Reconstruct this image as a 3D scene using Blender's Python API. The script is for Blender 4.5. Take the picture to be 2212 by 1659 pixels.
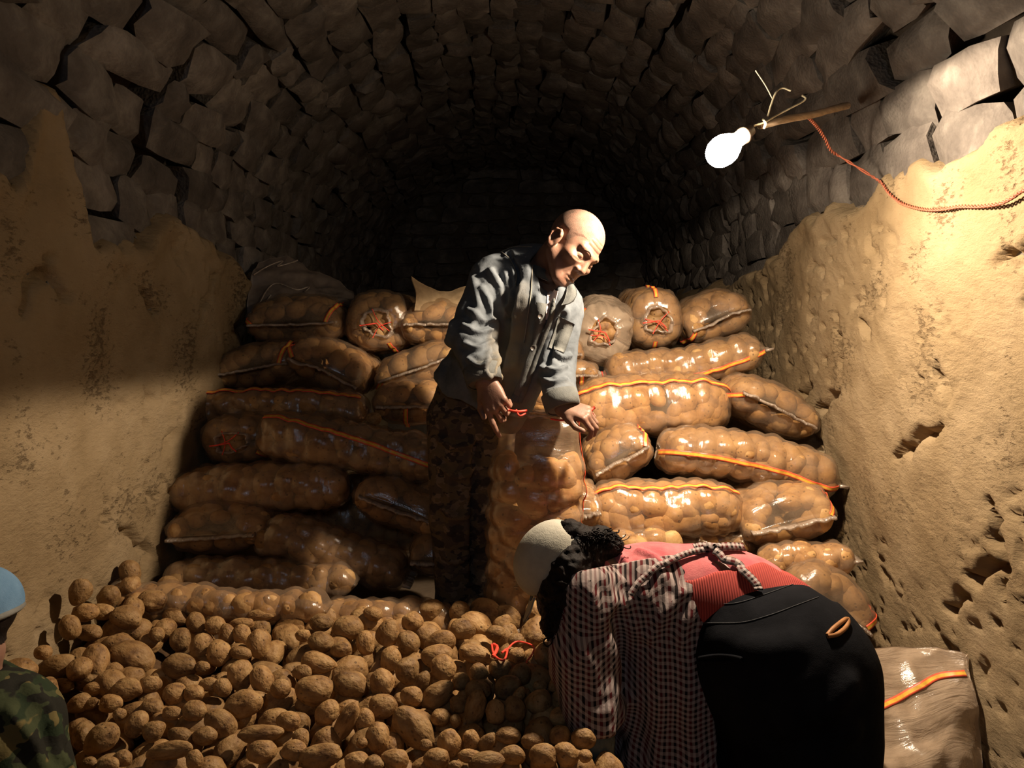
import bpy, bmesh, math, random
import numpy as np
from mathutils import Vector, Matrix
from mathutils.bvhtree import BVHTree

# ------------------------------------------------------------------ scene, camera, world, light
for _o in list(bpy.data.objects):
    bpy.data.objects.remove(_o)
SC = bpy.context.scene
COL = SC.collection
FPX, CX, CY = 1703.0, 1106.0, 829.5
PITCH = math.radians(3.68)
CAMZ = 1.60
cam_d = bpy.data.cameras.new('camera'); cam_d.sensor_width = 36.0
cam_d.lens = FPX / 2212.0 * 36.0
cam_d.clip_start = 0.02
cam_o = bpy.data.objects.new('camera', cam_d); COL.objects.link(cam_o)
cam_o.location = (0, 0, CAMZ); cam_o.rotation_euler = (math.pi / 2 - PITCH, 0, 0)
SC.camera = cam_o

w = bpy.data.worlds.new('world'); SC.world = w; w.use_nodes = True
w.node_tree.nodes['Background'].inputs[0].default_value = (0.55, 0.68, 1.0, 1)
w.node_tree.nodes['Background'].inputs[1].default_value = 0.004

SC.view_settings.view_transform = 'Standard'
SC.view_settings.look = 'None'
SC.view_settings.gamma = 1.0
SC.view_settings.use_curve_mapping = False
SC.view_settings.exposure = 0.0

BULB_POWER = 42.0
BULB_COL = (1.0, 0.82, 0.61)
DOOR_POWER = 7.0

CR = Vector((1, 0, 0))                                   # camera right, up, forward in the world
CU = Vector((0, math.sin(PITCH), math.cos(PITCH)))
CF = Vector((0, math.cos(PITCH), -math.sin(PITCH)))
CAM = Vector((0, 0, CAMZ))

def ray(px, py):
    return CR * ((px - CX) / FPX) - CU * ((py - CY) / FPX) + CF

def at(px, py, Y):
    d = ray(px, py)
    return CAM + d * (Y / d.y)

def A(px, py, Y):
    return np.array(at(px, py, Y))

BULB = at(1578, 312, 2.24)
sp = bpy.data.lights.new('bulb_light', 'SPOT')
sp.energy = BULB_POWER * 4.0; sp.color = BULB_COL
sp.spot_size = math.pi; sp.spot_blend = 0.06; sp.shadow_soft_size = 0.028
spo = bpy.data.objects.new('bulb_light', sp); COL.objects.link(spo)
spo.location = BULB + Vector((0.01, -0.01, 0.018))
_dir = Vector((0.34, 0.0, -0.94)).normalized()
spo.rotation_euler = _dir.to_track_quat('-Z', 'Y').to_euler()
dl = bpy.data.lights.new('doorway_daylight', 'AREA')      # the cellar door behind the camera
dl.shape = 'RECTANGLE'; dl.size = 0.3; dl.size_y = 0.3; dl.energy = DOOR_POWER; dl.color = (0.62, 0.78, 1.0)
dlo = bpy.data.objects.new('doorway_daylight', dl); COL.objects.link(dlo)
dlo.location = (-0.25, -2.0, 2.7)
dlo.rotation_euler = (Vector((0, 3.0, 1.0)) - Vector(dlo.location)).to_track_quat('-Z', 'Y').to_euler()

SC.cycles.diffuse_bounces = 2; SC.cycles.transparent_max_bounces = 16
rng = np.random.default_rng(7)
random.seed(7)

# ------------------------------------------------------------------ numpy noise
def _hash(i, j, k, s):
    n = (i.astype(np.int64) * 374761393 + j.astype(np.int64) * 668265263 + k.astype(np.int64) * 2147483647 + s * 974634777) & 0x7fffffff
    n = ((n ^ (n >> 13)) * 1274126177) & 0x7fffffff
    n = n ^ (n >> 16)
    return (n & 0xffff) / 32767.5 - 1.0

def vnoise(P, s=0):
    P = np.asarray(P, dtype=np.float64)
    I = np.floor(P); f = P - I; f = f * f * (3 - 2 * f); I = I.astype(np.int64)
    r = 0
    for a in (0, 1):
        wa = f[..., 0] if a else 1 - f[..., 0]
        for b in (0, 1):
            wb = f[..., 1] if b else 1 - f[..., 1]
            for c in (0, 1):
                wc = f[..., 2] if c else 1 - f[..., 2]
                r = r + wa * wb * wc * _hash(I[..., 0] + a, I[..., 1] + b, I[..., 2] + c, s)
    return r

def fbm(P, octs=4, s=0, gain=0.5):
    P = np.asarray(P, dtype=np.float64); a = 1.0; r = 0
    for o in range(octs):
        r = r + a * vnoise(P, s + o * 17); P = P * 2.03 + 3.7; a *= gain
    return r

# ------------------------------------------------------------------ materials
def new_mat(name):
    m = bpy.data.materials.new(name); m.use_nodes = True
    nt = m.node_tree
    return m, nt, nt.nodes['Principled BSDF'], nt.nodes['Material Output']

def nd(nt, t, ins=None, **kw):
    n = nt.nodes.new(t)
    for k, v in kw.items():
        setattr(n, k, v)
    for k, v in (ins or {}).items():
        if hasattr(v, 'is_linked') or isinstance(v, bpy.types.NodeSocket):
            nt.links.new(v, n.inputs[k])
        else:
            n.inputs[k].default_value = v
    return n

def c4(c):
    return (c[0], c[1], c[2], 1.0)

def ramp(nt, fac, stops, interp='LINEAR'):
    r = nt.nodes.new('ShaderNodeValToRGB'); r.color_ramp.interpolation = interp
    e = r.color_ramp.elements
    e[0].position, e[0].color = stops[0][0], c4(stops[0][1])
    e[1].position, e[1].color = stops[1][0], c4(stops[1][1])
    for p, c in stops[2:]:
        q = e.new(p); q.color = c4(c)
    nt.links.new(fac, r.inputs[0])
    return r.outputs[0]

def noise_mat(name, cols, scale=8.0, detail=8.0, rough=0.9, bump=0.3, bscale=40.0, bdist=0.01, coord='Object', spec=0.2,
              stretch=None, random_tint=0.0, fine=None):
    m, nt, b, out = new_mat(name)
    tc = nd(nt, 'ShaderNodeTexCoord')
    co = tc.outputs[coord]
    if stretch:
        co = nd(nt, 'ShaderNodeMapping', {'Vector': co, 'Scale': stretch}).outputs[0]
    n = nd(nt, 'ShaderNodeTexNoise', {'Vector': co, 'Scale': scale, 'Detail': detail, 'Roughness': 0.6})
    k = len(cols)
    col = ramp(nt, n.outputs[0], [(0.3 + 0.4 * i / (k - 1), c) for i, c in enumerate(cols)])
    if random_tint:
        oi = nd(nt, 'ShaderNodeObjectInfo')
        mr = nd(nt, 'ShaderNodeMapRange', {'Value': oi.outputs['Random'], 'To Min': 1 - random_tint, 'To Max': 1 + random_tint})
        hs = nd(nt, 'ShaderNodeHueSaturation', {'Color': col, 'Value': mr.outputs[0]})
        col = hs.outputs[0]
    nt.links.new(col, b.inputs['Base Color'])
    b.inputs['Roughness'].default_value = rough
    b.inputs['Specular IOR Level'].default_value = spec
    if bump:
        n2 = nd(nt, 'ShaderNodeTexNoise', {'Vector': co, 'Scale': bscale, 'Detail': 6.0, 'Roughness': 0.65})
        bp = nd(nt, 'ShaderNodeBump', {'Height': n2.outputs[0], 'Strength': bump, 'Distance': bdist})
        nt.links.new(bp.outputs[0], b.inputs['Normal'])
    return m

def plain(name, col, rough=0.6, spec=0.3):
    m, nt, b, out = new_mat(name)
    tc = nd(nt, 'ShaderNodeTexCoord')
    n = nd(nt, 'ShaderNodeTexNoise', {'Vector': tc.outputs['Object'], 'Scale': 60.0, 'Detail': 3.0})
    d = [max(0, c * 0.75) for c in col]; l = [min(1, c * 1.2) for c in col]
    nt.links.new(ramp(nt, n.outputs[0], [(0.3, d), (0.7, l)]), b.inputs['Base Color'])
    b.inputs['Roughness'].default_value = rough; b.inputs['Specular IOR Level'].default_value = spec
    return m

MAT = {}
# stone of the vault: grey-brown with a per stone tint
def stone_mat():
    m, nt, b, out = new_mat('vault_stone')
    tc = nd(nt, 'ShaderNodeTexCoord'); oi = nd(nt, 'ShaderNodeObjectInfo')
    ge = nd(nt, 'ShaderNodeNewGeometry')
    n = nd(nt, 'ShaderNodeTexNoise', {'Vector': ge.outputs['Position'], 'Scale': 7.0, 'Detail': 8.0, 'Roughness': 0.65})
    col = ramp(nt, n.outputs[0], [(0.3, (0.058, 0.047, 0.040)), (0.5, (0.112, 0.094, 0.080)), (0.72, (0.21, 0.182, 0.155))])
    mr = nd(nt, 'ShaderNodeMapRange', {'Value': oi.outputs['Random'], 'To Min': 0.7, 'To Max': 1.25})
    hs = nd(nt, 'ShaderNodeHueSaturation', {'Color': col, 'Value': mr.outputs[0]})
    nt.links.new(hs.outputs[0], b.inputs['Base Color'])
    b.inputs['Roughness'].default_value = 0.85; b.inputs['Specular IOR Level'].default_value = 0.25
    n2 = nd(nt, 'ShaderNodeTexNoise', {'Vector': ge.outputs['Position'], 'Scale': 28.0, 'Detail': 8.0, 'Roughness': 0.6})
    v2 = nd(nt, 'ShaderNodeTexVoronoi', {'Vector': ge.outputs['Position'], 'Scale': 90.0})
    v3 = nd(nt, 'ShaderNodeMath', {0: v2.outputs[0], 1: 0.35}, operation='MULTIPLY')
    ad = nd(nt, 'ShaderNodeMath', {0: n2.outputs[0], 1: v3.outputs[0]}, operation='ADD')
    bp = nd(nt, 'ShaderNodeBump', {'Height': ad.outputs[0], 'Strength': 0.55, 'Distance': 0.012})
    nt.links.new(bp.outputs[0], b.inputs['Normal'])
    return m
MAT['stone'] = stone_mat()
MAT['mortar'] = noise_mat('dark_earth_mortar', [(0.05, 0.038, 0.028), (0.10, 0.075, 0.055)], 9, bump=0.6, bscale=30, bdist=0.02)

def mud_mat():
    m, nt, b, out = new_mat('mud_plaster')
    tc = nd(nt, 'ShaderNodeTexCoord'); co = tc.outputs['Object']
    n = nd(nt, 'ShaderNodeTexNoise', {'Vector': co, 'Scale': 2.6, 'Detail': 9.0, 'Roughness': 0.6})
    col = ramp(nt, n.outputs[0], [(0.3, (0.20, 0.134, 0.068)), (0.5, (0.27, 0.19, 0.104)), (0.7, (0.335, 0.245, 0.145))])
    # dark chaff and pits
    mp = nd(nt, 'ShaderNodeMapping', {'Vector': co, 'Rotation': (0.5, 0, 0), 'Scale': (1, 1.0, 2.2)})
    v = nd(nt, 'ShaderNodeTexNoise', {'Vector': mp.outputs[0], 'Scale': 34.0, 'Detail': 5.0, 'Roughness': 0.7})
    big = nd(nt, 'ShaderNodeTexNoise', {'Vector': co, 'Scale': 3.3, 'Detail': 4.0})
    mul = nd(nt, 'ShaderNodeMath', {0: v.outputs[0], 1: big.outputs[0]}, operation='MULTIPLY')
    msk = nd(nt, 'ShaderNodeMapRange', {'Value': mul.outputs[0], 'From Min': 0.322, 'From Max': 0.42, 'To Max': 0.75})
    mx = nd(nt, 'ShaderNodeMix', {0: msk.outputs[0], 6: col, 7: (0.16, 0.10, 0.05, 1)}, data_type='RGBA')
    nt.links.new(mx.outputs[2], b.inputs['Base Color'])
    b.inputs['Roughness'].default_value = 0.92; b.inputs['Specular IOR Level'].default_value = 0.15
    n2 = nd(nt, 'ShaderNodeTexNoise', {'Vector': mp.outputs[0], 'Scale': 26.0, 'Detail': 9.0, 'Roughness': 0.68})
    su = nd(nt, 'ShaderNodeMath', {0: n2.outputs[0], 1: msk.outputs[0]}, operation='SUBTRACT')
    bp = nd(nt, 'ShaderNodeBump', {'Height': su.outputs[0], 'Strength': 0.8, 'Distance': 0.014})
    nt.links.new(bp.outputs[0], b.inputs['Normal'])
    return m
MAT['mud'] = mud_mat()
MAT['floor'] = noise_mat('earth_floor', [(0.10, 0.07, 0.045), (0.2, 0.14, 0.09)], 4, bump=0.5)

def potato_mat(name, gain=1.0, spots=True):
    m, nt, b, out = new_mat(name)
    tc = nd(nt, 'ShaderNodeTexCoord'); oi = nd(nt, 'ShaderNodeObjectInfo'); ge = nd(nt, 'ShaderNodeNewGeometry')
    co = ge.outputs['Position'] if not spots else tc.outputs['Object']
    off = nd(nt, 'ShaderNodeVectorMath', {0: co, 1: nd(nt, 'ShaderNodeMath', {0: oi.outputs['Random'], 1: 60.0}, operation='MULTIPLY').outputs[0]}, operation='ADD')
    n = nd(nt, 'ShaderNodeTexNoise', {'Vector': off.outputs[0], 'Scale': 1.15 if spots else 14.0, 'Detail': 8.0, 'Roughness': 0.65})
    g = gain
    col = ramp(nt, n.outputs[0], [(0.30, (0.16 * g, 0.075 * g, 0.028 * g)), (0.47, (0.38 * g, 0.205 * g, 0.075 * g)),
                                  (0.70, (0.56 * g, 0.345 * g, 0.145 * g))])
    mr = nd(nt, 'ShaderNodeMapRange', {'Value': oi.outputs['Random'], 'To Min': 0.72, 'To Max': 1.2})
    hs = nd(nt, 'ShaderNodeHueSaturation', {'Color': col, 'Value': mr.outputs[0]})
    cl = hs.outputs[0]
    v = nd(nt, 'ShaderNodeTexVoronoi', {'Vector': off.outputs[0], 'Scale': 2.1 if spots else 42.0, 'Randomness': 1.0})
    sm = nd(nt, 'ShaderNodeMapRange', {'Value': v.outputs[0], 'From Min': 0.10, 'From Max': 0.2, 'To Min': 0.75, 'To Max': 0.0})
    mx = nd(nt, 'ShaderNodeMix', {0: sm.outputs[0], 6: cl, 7: (0.10 * g, 0.05 * g, 0.022 * g, 1)}, data_type='RGBA')
    nt.links.new(mx.outputs[2], b.inputs['Base Color'])
    b.inputs['Roughness'].default_value = 0.62; b.inputs['Specular IOR Level'].default_value = 0.3
    n2 = nd(nt, 'ShaderNodeTexNoise', {'Vector': off.outputs[0], 'Scale': 3.6 if spots else 70.0, 'Detail': 5.0})
    su = nd(nt, 'ShaderNodeMath', {0: n2.outputs[0], 1: sm.outputs[0]}, operation='SUBTRACT')
    bp = nd(nt, 'ShaderNodeBump', {'Height': su.outputs[0], 'Strength': 0.35, 'Distance': 0.014 if spots else 0.006})
    nt.links.new(bp.outputs[0], b.inputs['Normal'])
    return m
MAT['potato'] = potato_mat('potato_skin', 0.72)
MAT['potato_w'] = potato_mat('buried_potato_skin', 0.72, False)
MAT['potato_in'] = potato_mat('bagged_potato_skin', 1.05, False)

def film_mat(name, body=0.34, tint=(0.42, 0.295, 0.195), gloss=1.25, wr=0.36):
    m, nt, b, out = new_mat(name)
    nt.nodes.remove(b)
    uv = nd(nt, 'ShaderNodeUVMap'); co = uv.outputs[0]
    mp = nd(nt, 'ShaderNodeMapping', {'Vector': co, 'Scale': (38.0, 7.0, 1.0)})
    oi = nd(nt, 'ShaderNodeObjectInfo')
    ad = nd(nt, 'ShaderNodeVectorMath', {0: mp.outputs[0], 1: oi.outputs['Location']}, operation='ADD')
    n1 = nd(nt, 'ShaderNodeTexNoise', {'Vector': ad.outputs[0], 'Scale': 1.0, 'Detail': 4.0, 'Roughness': 0.55, 'Distortion': 0.6})
    mp2 = nd(nt, 'ShaderNodeMapping', {'Vector': co, 'Scale': (420.0, 420.0, 1.0)})
    wv = nd(nt, 'ShaderNodeTexNoise', {'Vector': mp2.outputs[0], 'Scale': 1.0, 'Detail': 1.0})
    b1 = nd(nt, 'ShaderNodeBump', {'Height': n1.outputs[0], 'Strength': wr, 'Distance': 0.012})
    b2 = nd(nt, 'ShaderNodeBump', {'Height': wv.outputs[0], 'Strength': 0.22, 'Distance': 0.002, 'Normal': b1.outputs[0]})
    nrm = b2.outputs[0]
    # dust on the film varies its cover
    dn = nd(nt, 'ShaderNodeTexNoise', {'Vector': co, 'Scale': 9.0, 'Detail': 4.0})
    dm = nd(nt, 'ShaderNodeMapRange', {'Value': dn.outputs[0], 'From Min': 0.35, 'From Max': 0.7, 'To Min': body * 0.65, 'To Max': min(1, body * 1.5)})
    tr = nd(nt, 'ShaderNodeBsdfTransparent', {'Color': (0.97, 0.92, 0.84, 1)})
    df = nd(nt, 'ShaderNodeBsdfDiffuse', {'Color': c4(tint), 'Normal': nrm})
    tl = nd(nt, 'ShaderNodeBsdfTranslucent', {'Color': c4(tint), 'Normal': nrm})
    m1 = nd(nt, 'ShaderNodeMixShader', {0: 0.25, 1: df.outputs[0], 2: tl.outputs[0]})
    m2 = nd(nt, 'ShaderNodeMixShader', {0: dm.outputs[0], 1: tr.outputs[0], 2: m1.outputs[0]})
    gl = nd(nt, 'ShaderNodeBsdfGlossy', {'Color': (1, 1, 1, 1), 'Roughness': 0.17, 'Normal': nrm})
    fr = nd(nt, 'ShaderNodeFresnel', {'IOR': 1.5, 'Normal': nrm})
    f0 = nd(nt, 'ShaderNodeMath', {0: fr.outputs[0], 1: gloss}, operation='MULTIPLY', use_clamp=True)
    fm = nd(nt, 'ShaderNodeMath', {0: f0.outputs[0], 1: 0.16}, operation='MINIMUM')
    m3 = nd(nt, 'ShaderNodeMixShader', {0: fm.outputs[0], 1: m2.outputs[0], 2: gl.outputs[0]})
    nt.links.new(m3.outputs[0], out.inputs[0])
    return m
MAT['film'] = film_mat('sack_film', 0.30)
MAT['film_dense'] = film_mat('sack_film_empty', 0.6, (0.50, 0.375, 0.265), 1.1, 0.75)
MAT['seam'] = film_mat('sack_seam_film', 0.62, (0.52, 0.41, 0.32), 1.4, 0.9)
MAT['yellow'] = plain('stripe_yellow', (0.72, 0.40, 0.05), 0.4, 0.4)
MAT['red'] = plain('stripe_red', (0.72, 0.10, 0.045), 0.4, 0.4)
MAT['string'] = plain('red_string', (0.80, 0.07, 0.04), 0.5, 0.3)

# ------------------------------------------------------------------ object helpers
def tag(o, label=None, cat=None, group=None, kind=None):
    if label: o['label'] = label
    if cat: o['category'] = cat
    if group: o['group'] = group
    if kind: o['kind'] = kind
    return o

def empty(name, loc):
    o = bpy.data.objects.new(name, None); o.empty_display_size = 0.05
    o.location = loc; COL.objects.link(o); return o

def mesh(name, V, F, mats, smooth=True, uv=None, mat_idx=None):
    me = bpy.data.meshes.new(name)
    V = np.asarray(V, dtype=np.float64)
    me.from_pydata(V.tolist(), [], [tuple(int(i) for i in f) for f in F])
    if not isinstance(mats, (list, tuple)): mats = [mats]
    for m in mats: me.materials.append(m)
    n = len(me.polygons)
    me.polygons.foreach_set('use_smooth', np.full(n, bool(smooth)))
    if mat_idx is not None:
        me.polygons.foreach_set('material_index', np.asarray(mat_idx, dtype=np.int32))
    if uv is not None:
        ul = me.uv_layers.new(name='UVMap')
        li = np.empty(len(me.loops), dtype=np.int32); me.loops.foreach_get('vertex_index', li)
        ul.data.foreach_set('uv', np.asarray(uv, dtype=np.float32)[li].ravel())
    me.update()
    return me

def obj(name, V, F, mats, parent=None, origin=None, smooth=True, uv=None, mat_idx=None):
    """links ONE mesh object; V is in world space, origin (or the parent's place) becomes its local zero"""
    V = np.asarray(V, dtype=np.float64)
    if parent is not None:
        base = np.array(parent.location) if parent.parent is None else np.array(parent.location) + np.array(parent.parent.location)
        o0 = base if origin is None else np.asarray(origin, dtype=float)
        me = mesh(name, V - o0, F, mats, smooth, uv, mat_idx)
        o = bpy.data.objects.new(name, me); COL.objects.link(o)
        o.parent = parent; o.location = Vector(o0 - base)
    else:
        o0 = np.asarray(origin, dtype=float) if origin is not None else np.array([V[:, 0].mean(), V[:, 1].mean(), V[:, 2].min()])
        me = mesh(name, V - o0, F, mats, smooth, uv, mat_idx)
        o = bpy.data.objects.new(name, me); COL.objects.link(o); o.location = Vector(o0)
    return o

def grid_faces(nu, nv, close_u=False, close_v=False):
    I = np.arange(nu * nv).reshape(nu, nv)
    a = np.arange(nu if close_u else nu - 1); b = np.arange(nv if close_v else nv - 1)
    a, b = np.meshgrid(a, b, indexing='ij'); a2 = (a + 1) % nu; b2 = (b + 1) % nv
    return np.stack([I[a, b], I[a2, b], I[a2, b2], I[a, b2]], -1).reshape(-1, 4)

def join(parts):
    Vs, Fs, n = [], [], 0
    for V, F in parts:
        V = np.asarray(V); Vs.append(V); Fs += [tuple(int(i) + n for i in f) for f in F]; n += len(V)
    return np.concatenate(Vs), Fs

def resample(P, n):
    P = np.asarray(P, dtype=float)
    if len(P) < 3:
        t = np.linspace(0, 1, n)[:, None]; return P[0] * (1 - t) + P[-1] * t
    Q = np.vstack([2 * P[0] - P[1], P, 2 * P[-1] - P[-2]])
    out = []
    for x in np.linspace(0, len(P) - 1, n):
        i = min(int(x), len(P) - 2); t = x - i
        p0, p1, p2, p3 = Q[i], Q[i + 1], Q[i + 2], Q[i + 3]
        out.append(0.5 * ((2 * p1) + (-p0 + p2) * t + (2 * p0 - 5 * p1 + 4 * p2 - p3) * t * t + (-p0 + 3 * p1 - 3 * p2 + p3) * t ** 3))
    return np.array(out)

def tube(P, r, ns=8, n=None, taper=None):
    P = np.asarray(P, dtype=float)
    if n: P = resample(P, n)
    T = np.gradient(P, axis=0); T /= np.linalg.norm(T, axis=1)[:, None] + 1e-9
    up = np.array([0.13, 0.31, 0.94])
    V = []
    for i, (p, t) in enumerate(zip(P, T)):
        a = np.cross(t, up); a /= np.linalg.norm(a) + 1e-9; b = np.cross(t, a)
        rr = r if taper is None else r * taper[min(i, len(taper) - 1)] if not callable(taper) else r * taper(i / (len(P) - 1))
        th = np.linspace(0, 2 * np.pi, ns, endpoint=False)
        V.append(p + rr * (np.cos(th)[:, None] * a + np.sin(th)[:, None] * b))
    V = np.concatenate(V); F = [tuple(f) for f in grid_faces(len(P), ns, False, True)]
    k = len(P)
    F.append(tuple(range(ns))[::-1]); F.append(tuple((k - 1) * ns + i for i in range(ns)))
    return V, F

def np_normals(V, F):
    F = np.asarray(F); N = np.zeros_like(V)
    fn = np.cross(V[F[:, 2]] - V[F[:, 0]], V[F[:, 3 if F.shape[1] > 3 else 1]] - V[F[:, 1]] if F.shape[1] > 3 else V[F[:, 1]] - V[F[:, 0]])
    for c in range(F.shape[1]): np.add.at(N, F[:, c], fn)
    return N / (np.linalg.norm(N, axis=1)[:, None] + 1e-12)

# ------------------------------------------------------------------ signed distance modelling (bodies and clothes)
def smin(a, b, k):
    h = np.clip(0.5 + 0.5 * (b - a) / k, 0, 1)
    return b * (1 - h) + a * h - k * h * (1 - h)

def smax(a, b, k):
    return -smin(-a, -b, k)

def sd_cone(P, a, b, r1, r2):
    a = np.asarray(a, dtype=np.float32); b = np.asarray(b, dtype=np.float32)
    ba = b - a; pa = P - a
    t = np.clip(pa @ ba / (ba @ ba + 1e-12), 0, 1)
    return np.linalg.norm(pa - t[:, None] * ba, axis=1) - (r1 + (r2 - r1) * t)

def sd_ell(P, c, r, R=None):
    p = P - np.asarray(c, dtype=np.float32)
    if R is not None: p = p @ np.asarray(R, dtype=np.float32).T
    r = np.asarray(r, dtype=np.float32)
    k0 = np.linalg.norm(p / r, axis=1); k1 = np.linalg.norm(p / (r * r), axis=1) + 1e-9
    return k0 * (k0 - 1) / k1

class Body:
    def __init__(self): self.ops = []
    def cone(self, a, b, r1, r2, k=0.02, m=None): self.ops.append(('c', a, b, r1, r2, k, m)); return self
    def chain(self, pts, k=0.02):
        for (a, r1), (b, r2) in zip(pts, pts[1:]): self.cone(a, b, r1, r2, k)
        return self
    def ell(self, c, r, R=None, k=0.02): self.ops.append(('e', c, r, R, k)); return self
    def cut(self, c, r, R=None, k=0.01): self.ops.append(('x', c, r, R, k)); return self
    def cutcone(self, a, b, r1, r2, k=0.01): self.ops.append(('y', a, b, r1, r2, k)); return self
    def fn(self, f): self.ops.append(('f', f)); return self
    def __call__(self, P):
        d = np.full(len(P), 9.0, dtype=np.float32)
        for o in self.ops:
            if o[0] == 'c': d = smin(d, sd_cone(P, o[1], o[2], o[3], o[4]), o[5])
            elif o[0] == 'e': d = smin(d, sd_ell(P, o[1], o[2], o[3]), o[4])
            elif o[0] == 'x': d = smax(d, -sd_ell(P, o[1], o[2], o[3]), o[4])
            elif o[0] == 'y': d = smax(d, -sd_cone(P, o[1], o[2], o[3], o[4]), o[5])
            else: d = o[1](P, d)
        return d
    def bounds(self):
        lo, hi = np.full(3, 9e9), np.full(3, -9e9)
        for o in self.ops:
            if o[0] == 'c':
                for p, r in ((o[1], o[3]), (o[2], o[4])): lo = np.minimum(lo, np.array(p) - r); hi = np.maximum(hi, np.array(p) + r)
            elif o[0] == 'e':
                m = max(o[2]); lo = np.minimum(lo, np.array(o[1]) - m); hi = np.maximum(hi, np.array(o[1]) + m)
        return lo, hi

def sdf_mesh(fn, h, lo=None, hi=None):
    if lo is None: lo, hi = fn.bounds(); lo = lo - 0.03; hi = hi + 0.03
    q = 4
    n = np.ceil((np.asarray(hi) - lo) / (h * q)).astype(int) + 1
    ax = [lo[i] + h * q * np.arange(n[i] + 1) for i in range(3)]
    G = np.stack(np.meshgrid(*ax, indexing='ij'), -1).reshape(-1, 3).astype(np.float32)
    C = fn(G).reshape(n + 1)
    F = np.repeat(np.repeat(np.repeat(C, q, 0), q, 1), q, 2)
    near = np.abs(C) < h * q * 2.6
    M = np.repeat(np.repeat(np.repeat(near, q, 0), q, 1), q, 2)
    idx = np.argwhere(M)
    F[M] = fn((np.asarray(lo) + idx * h).astype(np.float32))
    S = F < 0
    nx, ny, nz = F.shape
    cs = S[:-1, :-1, :-1].astype(np.int8)
    cnt = np.zeros((nx - 1, ny - 1, nz - 1), dtype=np.int8)
    for a in (0, 1):
        for b in (0, 1):
            for c in (0, 1): cnt += S[a:nx - 1 + a, b:ny - 1 + b, c:nz - 1 + c]
    act = (cnt > 0) & (cnt < 8)
    cells = np.argwhere(act)
    ID = np.full(act.shape, -1, dtype=np.int64); ID[act] = np.arange(len(cells))
    pos = np.zeros((len(cells), 3)); num = np.zeros(len(cells))
    cor = [(a, b, c) for a in (0, 1) for b in (0, 1) for c in (0, 1)]
    for i in range(8):
        for j in range(i + 1, 8):
            if sum(abs(cor[i][k] - cor[j][k]) for k in range(3)) != 1: continue
            A0 = cells + cor[i]; B0 = cells + cor[j]
            fa = F[tuple(A0.T)]; fb = F[tuple(B0.T)]
            m = (fa < 0) != (fb < 0)
            t = np.where(m, fa / np.where(m, fa - fb, 1), 0)
            pos += np.where(m[:, None], A0 + t[:, None] * (np.array(cor[j]) - cor[i]), 0); num += m
    V = np.asarray(lo) + h * pos / num[:, None]
    faces = []
    for axis in range(3):
        sl0 = [slice(1, -1)] * 3; sl1 = [slice(1, -1)] * 3
        sl0[axis] = slice(0, -1); sl1[axis] = slice(1, None)
        s0 = S[tuple(sl0)]; s1 = S[tuple(sl1)]
        e = np.argwhere(s0 != s1)
        if not len(e): continue
        flip = s0[tuple(e.T)]
        off = np.array([1, 1, 1]); off[axis] = 0
        g = e + off
        u, v = [(1, 2), (2, 0), (0, 1)][axis]
        du = np.zeros(3, int); du[u] = 1; dv = np.zeros(3, int); dv[v] = 1
        quad = np.stack([ID[tuple((g - du - dv).T)], ID[tuple((g - dv).T)], ID[tuple(g.T)], ID[tuple((g - du).T)]], -1)
        quad[~flip] = quad[~flip][:, ::-1]
        faces.append(quad)
    Fq = np.concatenate(faces)
    Fq = Fq[(Fq >= 0).all(1)]
    if (V[Fq[:, 0]] * np.cross(V[Fq[:, 1]] - V[Fq[:, 0]], V[Fq[:, 2]] - V[Fq[:, 0]])).sum() < 0: Fq = Fq[:, ::-1]
    return V, Fq

def bvh_of(V, F):
    return BVHTree.FromPolygons([tuple(v) for v in V], [tuple(int(i) for i in f) for f in F])

def hit(bvh, px, py):
    d = ray(px, py).normalized()
    p, n, i, t = bvh.ray_cast(CAM, d)
    return (np.array(p), np.array(n)) if p is not None else (None, None)

def px_line(pts, n):
    return resample(np.array(pts, dtype=float), n)

def on_surface(bvh, pts, n=24, lift=0.002):
    P, Nn = [], []
    for x, y in px_line(pts, n):
        p, q = hit(bvh, x, y)
        if p is None: continue
        if q @ np.array(ray(x, y)) > 0: q = -q
        P.append(p + q * lift); Nn.append(q)
    return np.array(P), np.array(Nn)

def ribbon(P, Nn, width, thick=0.002, bands=1, wob=0.0):
    """a strip of real thickness lying on a surface"""
    T = np.gradient(P, axis=0); T /= np.linalg.norm(T, axis=1)[:, None] + 1e-9
    B = np.cross(Nn, T); B /= np.linalg.norm(B, axis=1)[:, None] + 1e-9
    rows = []
    for k in range(bands + 1):
        s = (k / bands - 0.5) * width
        rows.append(P + B * s + Nn * thick)
    top = np.stack(rows, 1)
    n = len(P)
    under = np.stack([P + B * (-0.5 * width) - Nn * thick, P + B * (0.5 * width) - Nn * thick], 1)
    V = np.concatenate([top, under], 1)          # n x (bands+3): top row, then under left, under right
    m = bands + 3
    F, mi = [], []
    for i in range(n - 1):
        a, b = i * m, (i + 1) * m
        for k in range(bands):
            F.append((a + k, b + k, b + k + 1, a + k + 1)); mi.append(k)
        F.append((a + bands, b + bands, b + bands + 2, a + bands + 2)); mi.append(bands - 1)
        F.append((a + bands + 1, b + bands + 1, b, a)); mi.append(0)
        F.append((a + bands + 2, b + bands + 2, b + bands + 1, a + bands + 1)); mi.append(0)
    return V.reshape(-1, 3), F, mi

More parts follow.
